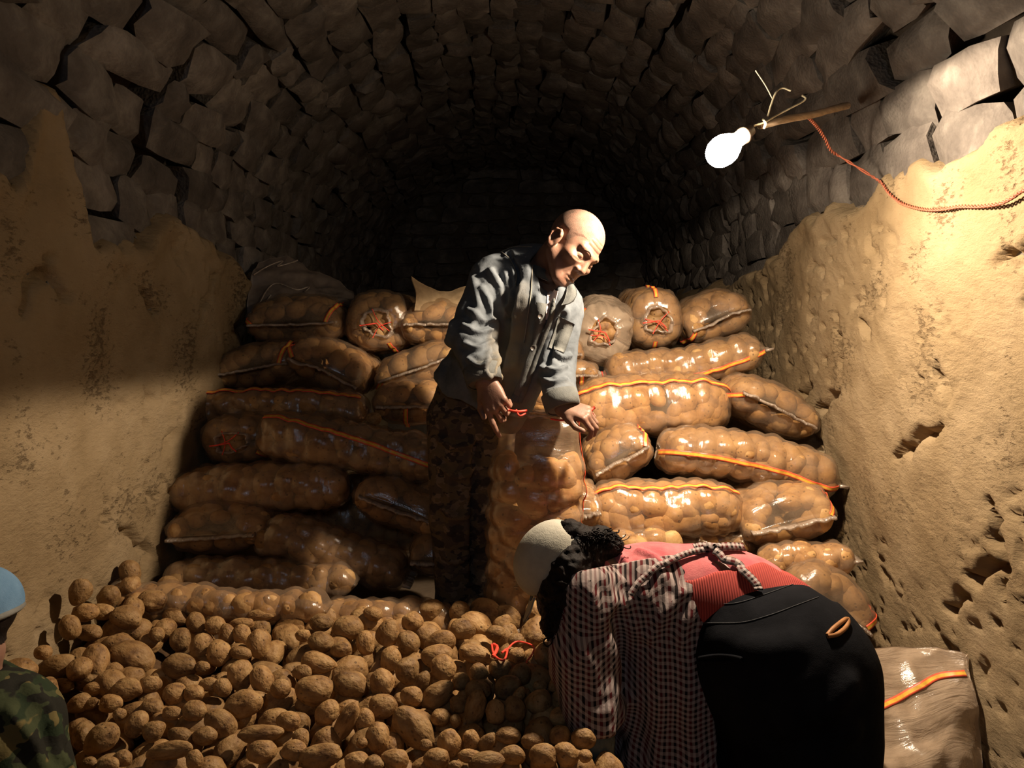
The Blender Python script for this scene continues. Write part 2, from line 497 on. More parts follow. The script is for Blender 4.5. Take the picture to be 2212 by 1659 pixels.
def fold(V, F, bvh, lines):
    """pushes cloth folds into a surface along lines traced over it: (pixel points, height, width)"""
    Nn = np_normals(V, F)
    D = np.zeros(len(V))
    for pts, amp, wd in lines:
        P, _ = on_surface(bvh, pts, 14, 0)
        if len(P) < 2: continue
        d = np.full(len(V), 9.0)
        for a, b in zip(P, P[1:]):
            ba = b - a; t = np.clip((V - a) @ ba / (ba @ ba + 1e-12), 0, 1)
            d = np.minimum(d, np.linalg.norm(V - a - t[:, None] * ba, axis=1))
        D += amp * (np.exp(-(d / wd) ** 2) - 0.55 * np.exp(-((d - 1.7 * wd) / wd) ** 2))
    return V + Nn * D[:, None]
# ------------------------------------------------------------------ the room: vault, mud walls, floor
SPRING, RX, RZ = 1.99, 1.30, 1.20
Y0, Y1 = -2.6, 7.6
def vault_pt(phi, y, r=0.0):
    """phi from 0 (right springing) to pi (left springing); below 0 / above pi runs down the wall"""
    if phi < 0: return np.array([RX + r, y, SPRING + phi * RX])
    if phi > np.pi: return np.array([-(RX + r), y, SPRING - (phi - np.pi) * RX])
    return np.array([(RX + r) * math.cos(phi), y, SPRING + (RZ + r) * math.sin(phi)])
def vault_nrm(phi):
    if phi < 0: return np.array([-1.0, 0, 0])
    if phi > np.pi: return np.array([1.0, 0, 0])
    v = np.array([math.cos(phi) / RX, 0, math.sin(phi) / RZ]); return -v / np.linalg.norm(v)

phis = np.linspace(-0.35, np.pi + 0.35, 50); ys = np.linspace(Y0, Y1, 40)
V = np.array([vault_pt(p, y, 0.10) for p in phis for y in ys])
V += 0.012 * np.stack([vnoise(V * 6, 3), vnoise(V * 6, 4), vnoise(V * 6, 5)], -1)
ceiling = obj('ceiling', V, grid_faces(len(phis), len(ys)), MAT['mortar'], origin=(0, 2.5, SPRING))
tag(ceiling, 'rough barrel vault of grey brown field stones over the cellar', kind='structure')

# rough stones: 4 x 4 front points, sides running back into the mortar
def unit_stone(seed):
    r = np.random.default_rng(seed)
    g = np.array([-0.5, -0.22, 0.22, 0.5])
    fr = np.zeros((4, 4, 3))
    sk = r.uniform(-0.16, 0.16, 2); tp = r.uniform(-0.18, 0.18, 2)
    for i in range(4):
        for j in range(4):
            u, v = g[i], g[j]
            e = max(abs(u), abs(v)) > 0.4
            corner = abs(u) > 0.4 and abs(v) > 0.4
            uu = u * (1 + tp[0] * v * 2) + sk[0] * v + r.uniform(-0.05, 0.05)
            vv = v * (1 + tp[1] * u * 2) + sk[1] * u * 0.5 + r.uniform(-0.05, 0.05)
            if corner: uu *= r.uniform(0.80, 1.0); vv *= r.uniform(0.78, 1.0)
            ww = 0.42 - (0.13 if e else 0.0) - (0.10 if corner else 0.0) + r.uniform(-0.13, 0.13)
            fr[i, j] = (uu, vv, ww)
    ring = [(i, 0) for i in range(4)] + [(3, j) for j in range(1, 4)] + [(i, 3) for i in (2, 1, 0)] + [(0, j) for j in (2, 1)]
    V = list(fr.reshape(-1, 3)); F = [tuple(int(x) for x in f) for f in grid_faces(4, 4)]
    base = len(V)
    for (i, j) in ring:
        p = fr[i, j]; V.append((p[0] * 0.88, p[1] * 0.88, -0.7))
    k = len(ring)
    for a in range(k):
        b = (a + 1) % k
        ia = ring[a][0] * 4 + ring[a][1]; ib = ring[b][0] * 4 + ring[b][1]
        F.append((ib, ia, base + a, base + b))
    return np.array(V), F
STONES = [unit_stone(100 + i) for i in range(26)]
STONE_ME = []
for i, (sv, sf) in enumerate(STONES):
    me = mesh('stone', sv, sf, MAT['stone'], smooth=False)
    for p in me.polygons[:9]: p.use_smooth = True          # rounded face, broken sides
    sh = me.attributes.new('sharp_edge', 'BOOLEAN', 'EDGE')
    for ed in me.edges:
        if (ed.vertices[0] >= 16) != (ed.vertices[1] >= 16): sh.data[ed.index].value = True
    STONE_ME.append(me)

placed = []
phi = -0.17
srng = np.random.default_rng(21)
while phi < np.pi + 0.17:
    far_small = 1.0
    dphi = srng.uniform(0.075, 0.135)
    if phi < 0.15 or phi > np.pi - 0.25: dphi = srng.uniform(0.10, 0.15)
    y = 0.55 + srng.uniform(0, 0.3)
    while y < Y1 - 0.1:
        ln = srng.uniform(0.16, 0.46) * (1.1 if y < 3 else 0.75)
        pc = phi + dphi / 2 + srng.uniform(-0.014, 0.014) + 0.022 * math.sin(y * 2.1 + phi * 5)
        hgt = dphi * RX * srng.uniform(0.92, 1.12)
        placed.append((pc, y + ln / 2, ln * srng.uniform(0.96, 1.06), hgt, srng.uniform(0.0, 0.04), srng.uniform(-0.10, 0.10), int(srng.integers(len(STONES)))))
        y += ln + 0.006
    phi += dphi
def stone_mx(s):
    pc, y, ln, hg, proud, tw, k = s
    n = vault_nrm(pc); u = np.array([0, 1.0, 0]); v = np.cross(n, u)
    c, sn = math.cos(tw), math.sin(tw)
    u2 = u * c + v * sn; v2 = -u * sn + v * c
    M = np.eye(4); M[:3, 0] = u2 * ln; M[:3, 1] = v2 * hg; M[:3, 2] = n * 0.13
    M[:3, 3] = vault_pt(pc, y, 0.0) + n * (proud - 0.03)
    return M
def score(s):
    p = vault_pt(s[0], s[1]); d = p - np.array(CAM)
    yc = d @ np.array(CF)
    if yc < 0.3: return 0
    px = CX + FPX * d[0] / yc; py = CY - FPX * (d @ np.array(CU)) / yc
    if px < -60 or px > 2272 or py < -60 or py > 760: return 0
    n = vault_nrm(s[0]); cosv = max(0.0, -(n @ (d / np.linalg.norm(d))))
    return s[2] * s[3] * cosv / (d @ d)
order = sorted(placed, key=score, reverse=True)
for s in order[:295]:
    o = bpy.data.objects.new('stone', STONE_ME[s[6]]); COL.objects.link(o)
    o.parent = ceiling
    o.matrix_local = Matrix.Translation(-Vector(ceiling.location)) @ Matrix(stone_mx(s).tolist())
rest = []
for s in order[295:]:
    M = stone_mx(s); sv, sf = STONES[s[6]]
    rest.append((sv @ M[:3, :3].T + M[:3, 3], sf))
# the end wall of the tunnel, of the same small stones
for z in np.arange(0.9, 3.2, 0.13):
    for x in np.arange(-1.3, 1.3, 0.24):
        k = int(srng.integers(len(STONES))); sv, sf = STONES[k]
        M = np.diag([srng.uniform(0.16, 0.27), srng.uniform(0.09, 0.14), 0.1])
        R = np.array([[1, 0, 0], [0, 0, -1], [0, 1, 0]], dtype=float)
        rest.append((sv @ M.T @ R.T + np.array([x + srng.uniform(-0.04, 0.04), Y1 - 0.03, z]), sf))
rv, rf = join(rest)
so = obj('small_stones', rv, rf, MAT['stone'], parent=ceiling, smooth=False); so['kind'] = 'stuff'

# back wall
x = np.linspace(-1.5, 1.5, 20); z = np.linspace(-0.1, 3.4, 20)
V = np.array([(a, Y1 + 0.03 * vnoise(np.array([a * 4, 1.0, b * 4])), b) for a in x for b in z])
tag(obj('wall_back', V, grid_faces(20, 20)[:, ::-1], MAT['mortar'], origin=(0, Y1, 0)), 'dark stone end wall far back in the vault', kind='structure')

# mud walls with a ragged upper edge
TOP_R = [(0.3, 2.12), (1.2, 2.12), (1.9, 2.16), (2.2, 2.10), (2.55, 2.17), (2.8, 2.06), (3.1, 2.10), (3.5, 2.07), (3.8, 1.95), (4.6, 1.9), (7.6, 1.9)]
TOP_L = [(0.3, 1.95), (1.6, 1.98), (1.88, 1.97), (2.02, 2.04), (2.10, 2.24), (2.17, 2.26), (2.22, 2.06), (2.30, 1.88), (2.6, 1.92), (2.95, 2.04), (3.15, 1.97), (3.37, 1.96), (3.7, 1.9), (7.6, 1.9)]
def mud_wall(name, sx, top, label, seed):
    yy = np.concatenate([np.linspace(Y0, 0.9, 12, endpoint=False), np.linspace(0.9, 4.6, 300), np.linspace(4.65, Y1, 20)])
    zz = np.concatenate([np.linspace(-0.05, 0.35, 8, endpoint=False), np.linspace(0.35, 2.30, 165)])
    Yg, Zg = np.meshgrid(yy, zz, indexing='ij')
    P = np.stack([np.full_like(Yg, 0.0), Yg, Zg], -1)
    q = P + [seed, 0, 0]
    d = 0.020 * fbm(q * [1, 1.6, 1.6], 3, seed) + 0.005 * fbm(q * [1, 9, 9], 3, seed + 5)
    # trowel-swept ridges
    sw = q.copy(); sw[..., 1] = (Yg + 0.5 * Zg) * 5; sw[..., 2] = (Zg - 0.5 * Yg) * 16
    d += 0.0025 * fbm(sw, 3, seed + 9)
    # pits and torn-out lumps
    pit = fbm(q * [1, 22, 24], 3, seed + 30); msk = np.clip(fbm(q * [1, 2.6, 2.6], 2, seed + 44) * 1.6 + 0.35, 0, 1)
    d -= 0.020 * np.clip((pit - 0.55) * 5, 0, 1) * msk
    # ledges (cracks with a lip), seen on the right wall
    r = np.random.default_rng(seed)
    cracks = [(r.uniform(1.5, 4), r.uniform(0.5, 1.8), r.uniform(-0.9, 0.9), r.uniform(0.06, 0.20)) for _ in range(14)]
    if sx > 0: cracks += [(3.08, 1.33, -0.35, 0.17), (3.30, 1.36, -0.2, 0.08), (2.0, 0.98, -0.5, 0.1), (2.12, 0.86, -0.6, 0.09), (2.25, 1.45, 1.1, 0.08), (2.75, 1.62, 0.9, 0.06), (1.95, 1.05, 1.2, 0.14)]
    for cy, cz, an, ln in cracks:
        a = (Yg - cy) * math.cos(an) + (Zg - cz) * math.sin(an); b = -(Yg - cy) * math.sin(an) + (Zg - cz) * math.cos(an)
        b = b + 0.02 * vnoise(np.stack([a * 25, a * 0 + cy, a * 0], -1), 3)
        ww = 0.017 * np.clip(1 - (a / ln) ** 2, 0, 1)
        d -= 0.05 * np.exp(-(b / (ww + 1e-4)) ** 2) * (ww > 0.002)
    tz = np.interp(yy, [t[0] for t in top], [t[1] for t in top])
    tz = tz + 0.035 * fbm(np.stack([yy * 9, yy * 0, yy * 0 + seed], -1), 3, seed + 2)
    edge = tz[:, None] - Zg
    d -= 0.075 * np.clip(1 - edge / 0.035, 0, 1) ** 1.5
    d += 0.012 * np.exp(-((edge - 0.06) / 0.04) ** 2)
    X = 1.225 - d - 0.0
    if sx > 0: pass
    V = np.stack([sx * X, Yg, Zg], -1).reshape(-1, 3)
    F = grid_faces(len(yy), len(zz))
    keep = (edge.reshape(-1)[F] > -0.012).any(1)
    F = F[keep]
    if sx < 0: F = F[:, ::-1]
    used = np.unique(F); rm = np.full(len(V), -1); rm[used] = np.arange(len(used))
    o = obj(name, V[used], rm[F], MAT['mud'], origin=(sx * 1.225, 2.5, 0))
    tag(o, label, kind='structure'); return o
mud_wall('wall_right', 1, TOP_R, 'ochre mud plastered wall lit by the bulb', 11)
mud_wall('wall_left', -1, TOP_L, 'ochre mud plastered wall half in shadow beside the heap', 12)

# floor: trodden earth, stepping up to the bench that carries the stack
x = np.linspace(-1.35, 1.35, 40); y = np.concatenate([np.linspace(Y0, 2.3, 30), np.linspace(2.35, 2.75, 12), np.linspace(2.9, Y1, 20)])
X, Yg = np.meshgrid(x, y, indexing='ij')
Z = 0.02 * fbm(np.stack([X * 3, Yg * 3, X * 0], -1), 3, 5) + 0.36 * np.clip((Yg - 2.4) / 0.25, 0, 1)
floor = obj('floor', np.stack([X, Yg, Z], -1).reshape(-1, 3), grid_faces(len(x), len(y)), MAT['floor'], origin=(0, 2, 0))
tag(floor, 'trodden earth floor of the cellar', kind='structure')
# ------------------------------------------------------------------ potatoes (shared shapes)
def ico(sub):
    bm = bmesh.new(); bmesh.ops.create_icosphere(bm, subdivisions=sub, radius=1.0)
    V = np.array([v.co[:] for v in bm.verts]); F = [tuple(v.index for v in f.verts) for f in bm.faces]; bm.free()
    return V, F
ICO_H, ICO_HF = ico(4)
ICO_L, ICO_LF = ico(3)
def potato_shape(U, seed, lump=1.0):
    r = np.random.default_rng(seed)
    o = r.uniform(-50, 50, 3)
    d = 1 + lump * (0.11 * vnoise(U * 1.1 + o, 1) + 0.055 * vnoise(U * 2.3 + o, 2) + 0.018 * vnoise(U * 5 + o, 3))
    V = U * d[:, None]
    # bent along its length, thicker at one end, eyes pressed in
    V[:, 0] *= 1.0
    V[:, 2] += 0.13 * r.uniform(-1, 1) * (V[:, 0] ** 2 - 0.4)
    V[:, 1:] *= (1 + 0.14 * r.uniform(-1, 1) * V[:, 0])[:, None]
    for _ in range(7):
        e = r.normal(size=3); e /= np.linalg.norm(e)
        a = np.arccos(np.clip(U @ e, -1, 1)); V -= U * (0.06 * r.uniform(0.4, 1.2) * np.exp(-(a / r.uniform(0.10, 0.2)) ** 2))[:, None]
    return V
POT_LO = [potato_shape(ICO_L, 300 + i, 0.9) for i in range(7)]

# ------------------------------------------------------------------ sacks of translucent woven film
def depth_of(py):
    return 3.75 - (py - 640) / 750.0 * 1.05

SACK_GROUP = 'sacks of potatoes stacked against the end of the cellar'
def sprof(s, p=2.0):
    s = np.clip(s, 0, 1); return (1 - (1 - s) ** p) ** (1 / p)

class Sack:
    """axis a (length L), width axis w (W), height axis h (H); t runs 0..1 along a from the near/left end"""
    def __init__(self, c, a, w, h, L, W, H, e0='seam', e1='seam', bend=0.0, seed=1, bump=0.021, prange=(0.06, 0.94), flat=0.75, psize=0.040, e0len=None, e1len=None, view=True, crumple=0.0):
        self.c, self.a, self.w, self.h = [np.asarray(v, dtype=float) for v in (c, a, w, h)]
        self.L, self.W, self.H, self.e0, self.e1, self.bend, self.bump, self.flat = L, W, H, e0, e1, bend, bump, flat
        self.e0len = e0len or min(0.5, 0.62 * H / L); self.e1len = e1len or min(0.5, 0.62 * H / L)
        self.seed = seed; self.crumple = crumple
        r = np.random.default_rng(seed)
        self.ph = r.uniform(0, 50, 3)
        # potatoes pressed against the film
        self.pt = []
        # rows spread evenly by arc length over the rounded ends
        self.ts = np.linspace(0, 1, 400); wf_, hf_ = self.prof(self.ts)
        rr_ = (W * wf_ + H * hf_) / 4
        s_ = np.concatenate([[0], np.cumsum(np.hypot(np.diff(self.ts) * L, np.diff(rr_)))]); self.arc = s_[-1]
        self.us = s_ / s_[-1]
        per = math.pi * (W + H) / 2 * 0.95
        nt = max(2, int(round(self.arc * (prange[1] - prange[0]) / (psize * 1.55)))); nth = max(5, int(round(per / (psize * 1.62))))
        for i in range(nt):
            for j in range(nth):
                t = float(np.interp(prange[0] + (prange[1] - prange[0]) * (i + 0.5 + r.uniform(-0.24, 0.24)) / nt, self.us, self.ts))
                th = 2 * np.pi * (j + 0.5 * (i % 2) + r.uniform(-0.24, 0.24)) / nth
                self.pt.append((t, th, psize * r.uniform(0.72, 1.25), r.uniform(0, 1)))
        self.pt = np.array(self.pt)
    def prof(self, t):
        def end(kind, s):
            if kind == 'seam': return 0.80 + 0.20 * sprof(s, 2), 0.05 + 0.95 * sprof(s, 2.1)
            if kind == 'tied': return 0.16 + 0.84 * sprof(s, 2.0), 0.16 + 0.84 * sprof(s, 2.0)
            if kind == 'open': return 0.42 + 0.58 * sprof(s, 2.2), 0.42 + 0.58 * sprof(s, 2.2)
            if kind == 'held': return 0.88 + 0.12 * s, 0.30 + 0.70 * sprof(s, 1.6)
            return 0.3 + 0.7 * sprof(s, 2), 0.3 + 0.7 * sprof(s, 2)
        w0, h0 = end(self.e0, t / self.e0len); w1, h1 = end(self.e1, (1 - t) / self.e1len)
        return np.minimum(w0, w1), np.minimum(h0, h1)
    def base(self, t, th):
        t = np.asarray(t, dtype=float); th = np.asarray(th, dtype=float)
        wf, hf = self.prof(t)
        ct, st = np.cos(th), np.sin(th)
        ex = 2 / 2.5
        x = np.sign(ct) * np.abs(ct) ** ex * self.W / 2 * wf
        y = np.sign(st) * np.abs(st) ** ex * self.H / 2 * hf
        y = np.where(y < 0, y * self.flat, y)
        q = np.stack([t * self.L * 5, np.cos(th) * 0.8, np.sin(th) * 0.8], -1) + self.ph
        wob = 1 + 0.055 * vnoise(q, 4)
        axisP = self.c + np.multiply.outer((t - 0.5) * self.L, self.a) + np.multiply.outer(-self.bend * (2 * t - 1) ** 2 + 0.012 * vnoise(np.stack([t * 4, t * 0, t * 0], -1) + self.ph, 6), self.h)
        off = np.multiply.outer(x * wob, self.w) + np.multiply.outer(y * wob, self.h)
        return axisP, off
    def bumps(self, t, th):
        per = math.pi * (self.W + self.H) / 2 * 0.95
        wf, hf = self.prof(np.asarray(t, dtype=float))
        k = per * (wf + hf) / 2 / (2 * np.pi)
        best = np.zeros(np.shape(t))
        for (pt, pth, s, _) in self.pt:
            dt = (t - pt) * self.L
            dth = (th - pth + np.pi) % (2 * np.pi) - np.pi
            d2 = (dt * dt + (dth * k) ** 2) / (s * s)
            best = np.maximum(best, np.exp(-1.15 * d2) * np.minimum(s / 0.04, 1.1))
        return best
    def normal(self, t, th):
        t = np.asarray(t, dtype=float); th = np.asarray(th, dtype=float); e = 0.012
        p = lambda a, b: sum(self.base(np.clip(a, 0, 1), b))
        du = p(t + e, th) - p(t - e, th); dv = p(t, th + 0.06) - p(t, th - 0.06)
        n = np.cross(dv, du); n /= np.linalg.norm(n, axis=-1, keepdims=True) + 1e-9
        A0, off = self.base(t, th)
        tm = np.clip(t, min(0.45, self.W / self.L * 0.5), 1 - min(0.45, self.W / self.L * 0.5))
        ref = self.c + np.multiply.outer((tm - 0.5) * self.L, self.a)
        sg = np.sign((n * (A0 + off - ref)).sum(-1, keepdims=True)); sg[sg == 0] = 1
        return n * sg
    def film(self, t, th, lift=0.0):
        A0, off = self.base(t, th)
        Nn = self.normal(t, th)
        b = self.bumps(t, th)[..., None]
        wf, hf = self.prof(np.asarray(t, dtype=float))
        fade = np.clip(hf * 3 - 0.3, 0, 1)[..., None]
        q = np.stack([np.asarray(t) * self.L * 26, np.cos(th) * 1.8, np.sin(th) * 1.8], -1) + self.ph
        cr = 0.003 * vnoise(q, 8)[..., None] * (1 + 4 * self.crumple)
        if self.crumple:
            q2 = np.stack([np.asarray(t) * self.L * 13, np.cos(th) * 3, np.sin(th) * 3], -1) + self.ph
            cr = cr + self.crumple * 0.02 * (1 - np.abs(fbm(q2, 3, 9)))[..., None]
        return A0 + off + Nn * (self.bump * (b - 0.55) * fade + cr + lift)
    def build(self, name, label, group=SACK_GROUP, stripes=(), seams=(), mouth=None, tuft=None, filmmat='film', nu=None, nv=44, strings=None, face=True, npot=True):
        nu = nu or int(max(26, min(84, self.arc / 0.0115)))
        t = np.interp(np.linspace(0, 1, nu), self.us, self.ts); t[0] = 0; t[-1] = 1; th = np.linspace(0, 2 * np.pi, nv, endpoint=False)
        T, TH = np.meshgrid(t, th, indexing='ij')
        P = self.film(T, TH)
        V = P.reshape(-1, 3)
        per = math.pi * (self.W + self.H) / 2
        uv = np.stack([T * self.L, TH / (2 * np.pi) * per], -1).reshape(-1, 2)
        F = [tuple(int(k) for k in f) for f in grid_faces(nu, nv, False, True)]
        zmin = V[:, 2].min()
        root = empty(name, (self.c[0], self.c[1], zmin))
        tag(root, label, 'sack', group)
        if self.e0 != 'open' and self.e0 != 'held': F.append(tuple(range(nv))[::-1])
        if self.e1 != 'open' and self.e1 != 'held': F.append(tuple((nu - 1) * nv + k for k in range(nv)))
        obj('film', V, F, MAT[filmmat], parent=root, uv=uv)
        # the potatoes behind the film
        parts = []
        r = np.random.default_rng(self.seed + 900)
        for (pt, pth, s, ss) in self.pt:
            A0, off = self.base(np.array([pt]), np.array([pth]))
            o1 = off[0]; R = np.linalg.norm(o1) + 1e-9; n = self.normal(np.array([pt]), np.array([pth]))[0]
            hf = float(self.prof(np.array([pt]))[1][0])
            if hf * self.H < 0.05: continue
            tip = self.bump * (min(s / 0.04, 1.1) - 0.55) * min(1, max(0, hf * 3 - 0.3)) - 0.0105
            rad = min(s * 0.86, hf * self.H * 0.46)
            cen = A0[0] + o1 + n * (tip - rad)
            if n @ np.array([0, 1.0, 0]) > 0.75 and face: continue
            tng = np.cross(n, r.normal(size=3)); tng /= np.linalg.norm(tng) + 1e-9; b2 = np.cross(n, tng)
            q = POT_LO[int(ss * 6.99)]
            el = r.uniform(1.0, 1.32)
            parts.append((cen + q[:, :1] * tng * s * el + q[:, 1:2] * b2 * s * 0.95 + q[:, 2:3] * n * rad * 0.97, ICO_LF))
        if parts and npot:
            pv, pf = join(parts)
            po = obj('potato_fill', pv, pf, MAT['potato_in'], parent=root); po['kind'] = 'stuff'
            po['label'] = 'potatoes packed behind the film'
        def strip(tt, hh, wd, nm, mats, lift):
            P0 = self.film(tt, hh, lift)
            Nn = self.normal(tt, hh)
            V, F, mi = ribbon(P0, Nn, wd, 0.0012, len(mats))
            return obj(nm, V, F, mats, parent=root, mat_idx=mi)
        for (thd, t0, t1, dr) in stripes:
            tt = np.linspace(t0, t1, 60); hh = math.radians(thd) + math.radians(dr) * tt
            o = strip(tt, hh, 0.018, 'stripe', [MAT['red'], MAT['yellow'], MAT['yellow'], MAT['red']], 0.003)
        for which in seams:
            # the sewn end: a crinkled lip standing off the closed end
            tq = 0.0 if which == 0 else 1.0
            n = 46
            x = np.linspace(-1, 1, n)
            A0, off1 = self.base(np.array([tq, tq]), np.array([0.0, np.pi]))
            Pm = A0[0]; e_r = self.film(np.array([tq]), np.array([0.0]))[0]; e_l = self.film(np.array([tq]), np.array([np.pi]))[0]
            d = -self.a if which == 0 else self.a
            mid = (e_l + e_r) / 2; half = (e_r - e_l) / 2
            sag = 0.030 * self.H / 0.25 * (vnoise(np.stack([x * 1.3, x * 0, x * 0], -1) + self.ph, 12))
            cen = mid + np.multiply.outer(x * 1.06, half) + np.multiply.outer(sag * 0.35, self.h) + d * 0.002
            lipw = 0.020 + 0.006 * vnoise(np.stack([x * 7, x * 0, x * 0], -1) + self.ph, 13)
            zig = 0.006 * vnoise(np.stack([x * 11, x * 0, x * 0], -1) + self.ph, 14)
            tip = cen + np.multiply.outer(lipw, d) + np.multiply.outer(zig, self.h)
            th_ = 0.004
            V = np.stack([cen + self.h * th_ * 1.6 - d * 0.012, tip + self.h * th_, tip - self.h * th_, cen - self.h * th_ * 1.6 - d * 0.012], 1).reshape(-1, 3)
            F = [tuple(int(k) for k in f) for f in grid_faces(n, 4, False, True)] + [(0, 1, 2, 3), tuple((n - 1) * 4 + k for k in (3, 2, 1, 0))]
            uvs = np.stack([np.repeat(x * 0.3, 4), np.tile([0, 0.02, 0.025, 0.04], n)], -1)
            so = obj('sewn_seam', V, F, MAT['seam'], parent=root, uv=uvs); so['label'] = 'shiny crinkled sewn end seam'
        if mouth is not None:
            # gathered mouth: puckered rim with potatoes showing, red string across it
            tq = float(mouth); d = -self.a if tq == 0 else self.a
            nn = 60; thr = np.linspace(0, 2 * np.pi, nn, endpoint=False)
            rimP = self.film(np.full(nn, tq), thr)
            cen = rimP.mean(0)
            wv = 0.010 * vnoise(np.stack([np.cos(thr) * 5, np.sin(thr) * 5, thr * 0], -1) + self.ph, 5)
            rings = []
            for s, o_ in ((1.06, 0.0), (0.98, 0.018), (0.84, 0.016), (0.80, -0.015)):
                rings.append(cen + (rimP - cen) * (s * (1 + 0.13 * np.sin(thr * 2 + self.ph[1]) + 0.10 * np.sin(thr * 3 + self.ph[2])) + 0.045 * np.sin(thr * 9 + self.ph[0]))[:, None] + np.multiply.outer(o_ + wv * (o_ != 0), d))
            V = np.stack(rings, 0).reshape(-1, 3)
            rr = obj('puckered_mouth', V, grid_faces(4, nn, False, True), MAT['seam'], parent=root,
                     uv=np.stack([np.tile(thr * 0.05, 4), np.repeat([0, .02, .03, .05], nn)], -1))
            pv = []
            rad = np.linalg.norm(rimP - cen, axis=1).mean()
            for k in range(6):
                an = k * 1.05 + self.ph[1]; rr_ = rad * (0.52 if k else 0.0)
                pc = cen - d * 0.035 + self.w * rr_ * math.cos(an) + self.h * rr_ * math.sin(an)
                q = POT_LO[k % 7]; s = 0.036
                pv.append((pc + q[:, :1] * self.w * s * 1.15 + q[:, 1:2] * self.h * s + q[:, 2:3] * self.a * s, ICO_LF))
            vv, ff = join(pv)
            mo = obj('potatoes_in_mouth', vv, ff, MAT['potato_w'], parent=root); mo['kind'] = 'stuff'
            st = []
            for k in range(2):
                a1 = k * 1.3 + self.ph[2]; a2 = a1 + 2.2 + 0.5 * math.sin(self.ph[0] + k)
                p1 = cen + d * 0.018 + rad * (self.w * math.cos(a1) + self.h * math.sin(a1)); p2 = cen + d * 0.018 + rad * (self.w * math.cos(a2) + self.h * math.sin(a2))
                m_ = (p1 + p2) / 2 * 0.5 + cen * 0.5 + d * 0.015
                st.append(tube([p1, m_, p2], 0.0019, 6, 12))
            for k in range(2):
                p1 = cen + d * 0.022; p2 = p1 + self.w * (-0.05 - 0.02 * k) * (1 if k else -0.6) + self.h * (-0.03 + 0.02 * k) + d * 0.012
                st.append(tube([p1, (p1 + p2) / 2 + d * 0.01, p2], 0.003, 6, 8))
            vv, ff = join(st)
            obj('tie_string', vv, ff, MAT['string'], parent=root)
        if tuft is not None:
            # closed end tied with string: short fan of film
            tq = float(tuft); d = -self.a if tq == 0 else self.a
            A0, _ = self.base(np.array([tq]), np.array([0.0])); c0 = A0[0]
            nn = 26; thr = np.linspace(0, 2 * np.pi, nn, endpoint=False); rings = []
            for s, o_ in ((0.020, -0.004), (0.012, 0.010), (0.026, 0.030), (0.034, 0.046)):
                w_ = 1 + 0.35 * np.sin(thr * 5 + self.ph[0]) * (o_ > 0.02)
                rings.append(c0 + np.multiply.outer(np.cos(thr) * s * w_, self.w) + np.multiply.outer(np.sin(thr) * s * w_, self.h) + d * o_)
            obj('gathered_end', np.stack(rings, 0).reshape(-1, 3), grid_faces(4, nn, False, True), MAT['seam'], parent=root,
                uv=np.stack([np.tile(thr * 0.05, 4), np.repeat([0, .02, .03, .05], nn)], -1))
            V, F = tube([c0 + d * 0.010 + self.w * 0.014 * math.cos(x) + self.h * 0.014 * math.sin(x) for x in np.linspace(0, 6.4, 14)], 0.0028, 6, 20)
            obj('tie_string', V, F, MAT['string'], parent=root)
        return root

def sack(kind, box, label, ang=0.0, Y=None, seed=1, stripes=(), bend=0.0, yaw=0.0, tuft=None, W=None, seams=None, name='potato_sack', Ld=0.62, **kw):
    x0, y0, x1, y1 = box; px, py = (x0 + x1) / 2, (y0 + y1) / 2
    Y = (Y if Y is not None else depth_of(py)) * 0.95
    hw, hh = (x1 - x0) / 2 * Y / FPX, (y1 - y0) / 2 * Y / FPX
    an = math.radians(-ang); ca, sa = math.cos(an), math.sin(an)
    ya = math.radians(yaw)
    # take the tilt out of the box, so that ang turns a sack of about this size
    k = abs(math.sin(an)) * (0.55 if kind == 'L' else 0.30)
    hh2 = max(hh - hw * k, hh * 0.5); hw2 = hw - hh * k * 0.3
    bkw = {q: kw.pop(q) for q in list(kw) if q in ('filmmat', 'npot', 'strings')}
    if kind == 'L':
        a = np.array([ca * math.cos(ya), math.sin(ya), sa * math.cos(ya)]); h = np.array([-sa, 0, ca]); wv = np.cross(h, a)
        h = np.cross(a, wv)
        D = W or min(0.40, hh2 * 2 * 1.25)
        c = A(px, py, Y + D * 0.42)
        s = Sack(c, a, wv, h, hw2 * 2.04, D, hh2 * 2 / (0.5 + 0.5 * kw.get('flat', 0.8)) * 1.0, bend=bend, seed=seed, **{**dict(e0='tied', e1='seam', flat=0.8), **kw})
        return s.build(name, label, stripes=stripes, seams=seams if seams is not None else (1,), tuft=0 if tuft is None else (None if tuft < 0 else tuft), **bkw)
    a = np.array([math.sin(ya), math.cos(ya), 0.02]); a /= np.linalg.norm(a)
    wv = np.array([ca * math.cos(ya), -math.sin(ya) * ca, sa]); wv -= a * (wv @ a); wv /= np.linalg.norm(wv); h = np.cross(wv, a)
    if h[2] < 0: h = -h
    c = A(px, py, Y) + a * (Ld / 2)
    if kind == 'E':
        s = Sack(c, a, wv, h, Ld, hw2 * 2.0, hh2 * 2.06 / (0.5 + 0.5 * 0.85), bend=bend, seed=seed, **{**dict(e0='seam', e1='round', flat=0.85), **kw})
        return s.build(name, label, stripes=stripes, seams=(0,) if seams is None else seams, **bkw)
    s = Sack(c, a, wv, h, Ld, hw2 * 2.0, hh2 * 2.02 / (0.5 + 0.5 * 0.9), bend=bend, seed=seed, **{**dict(e0='open', e1='round', flat=0.9), **kw})
    return s.build(name, label, stripes=stripes, seams=(), mouth=0, **bkw)

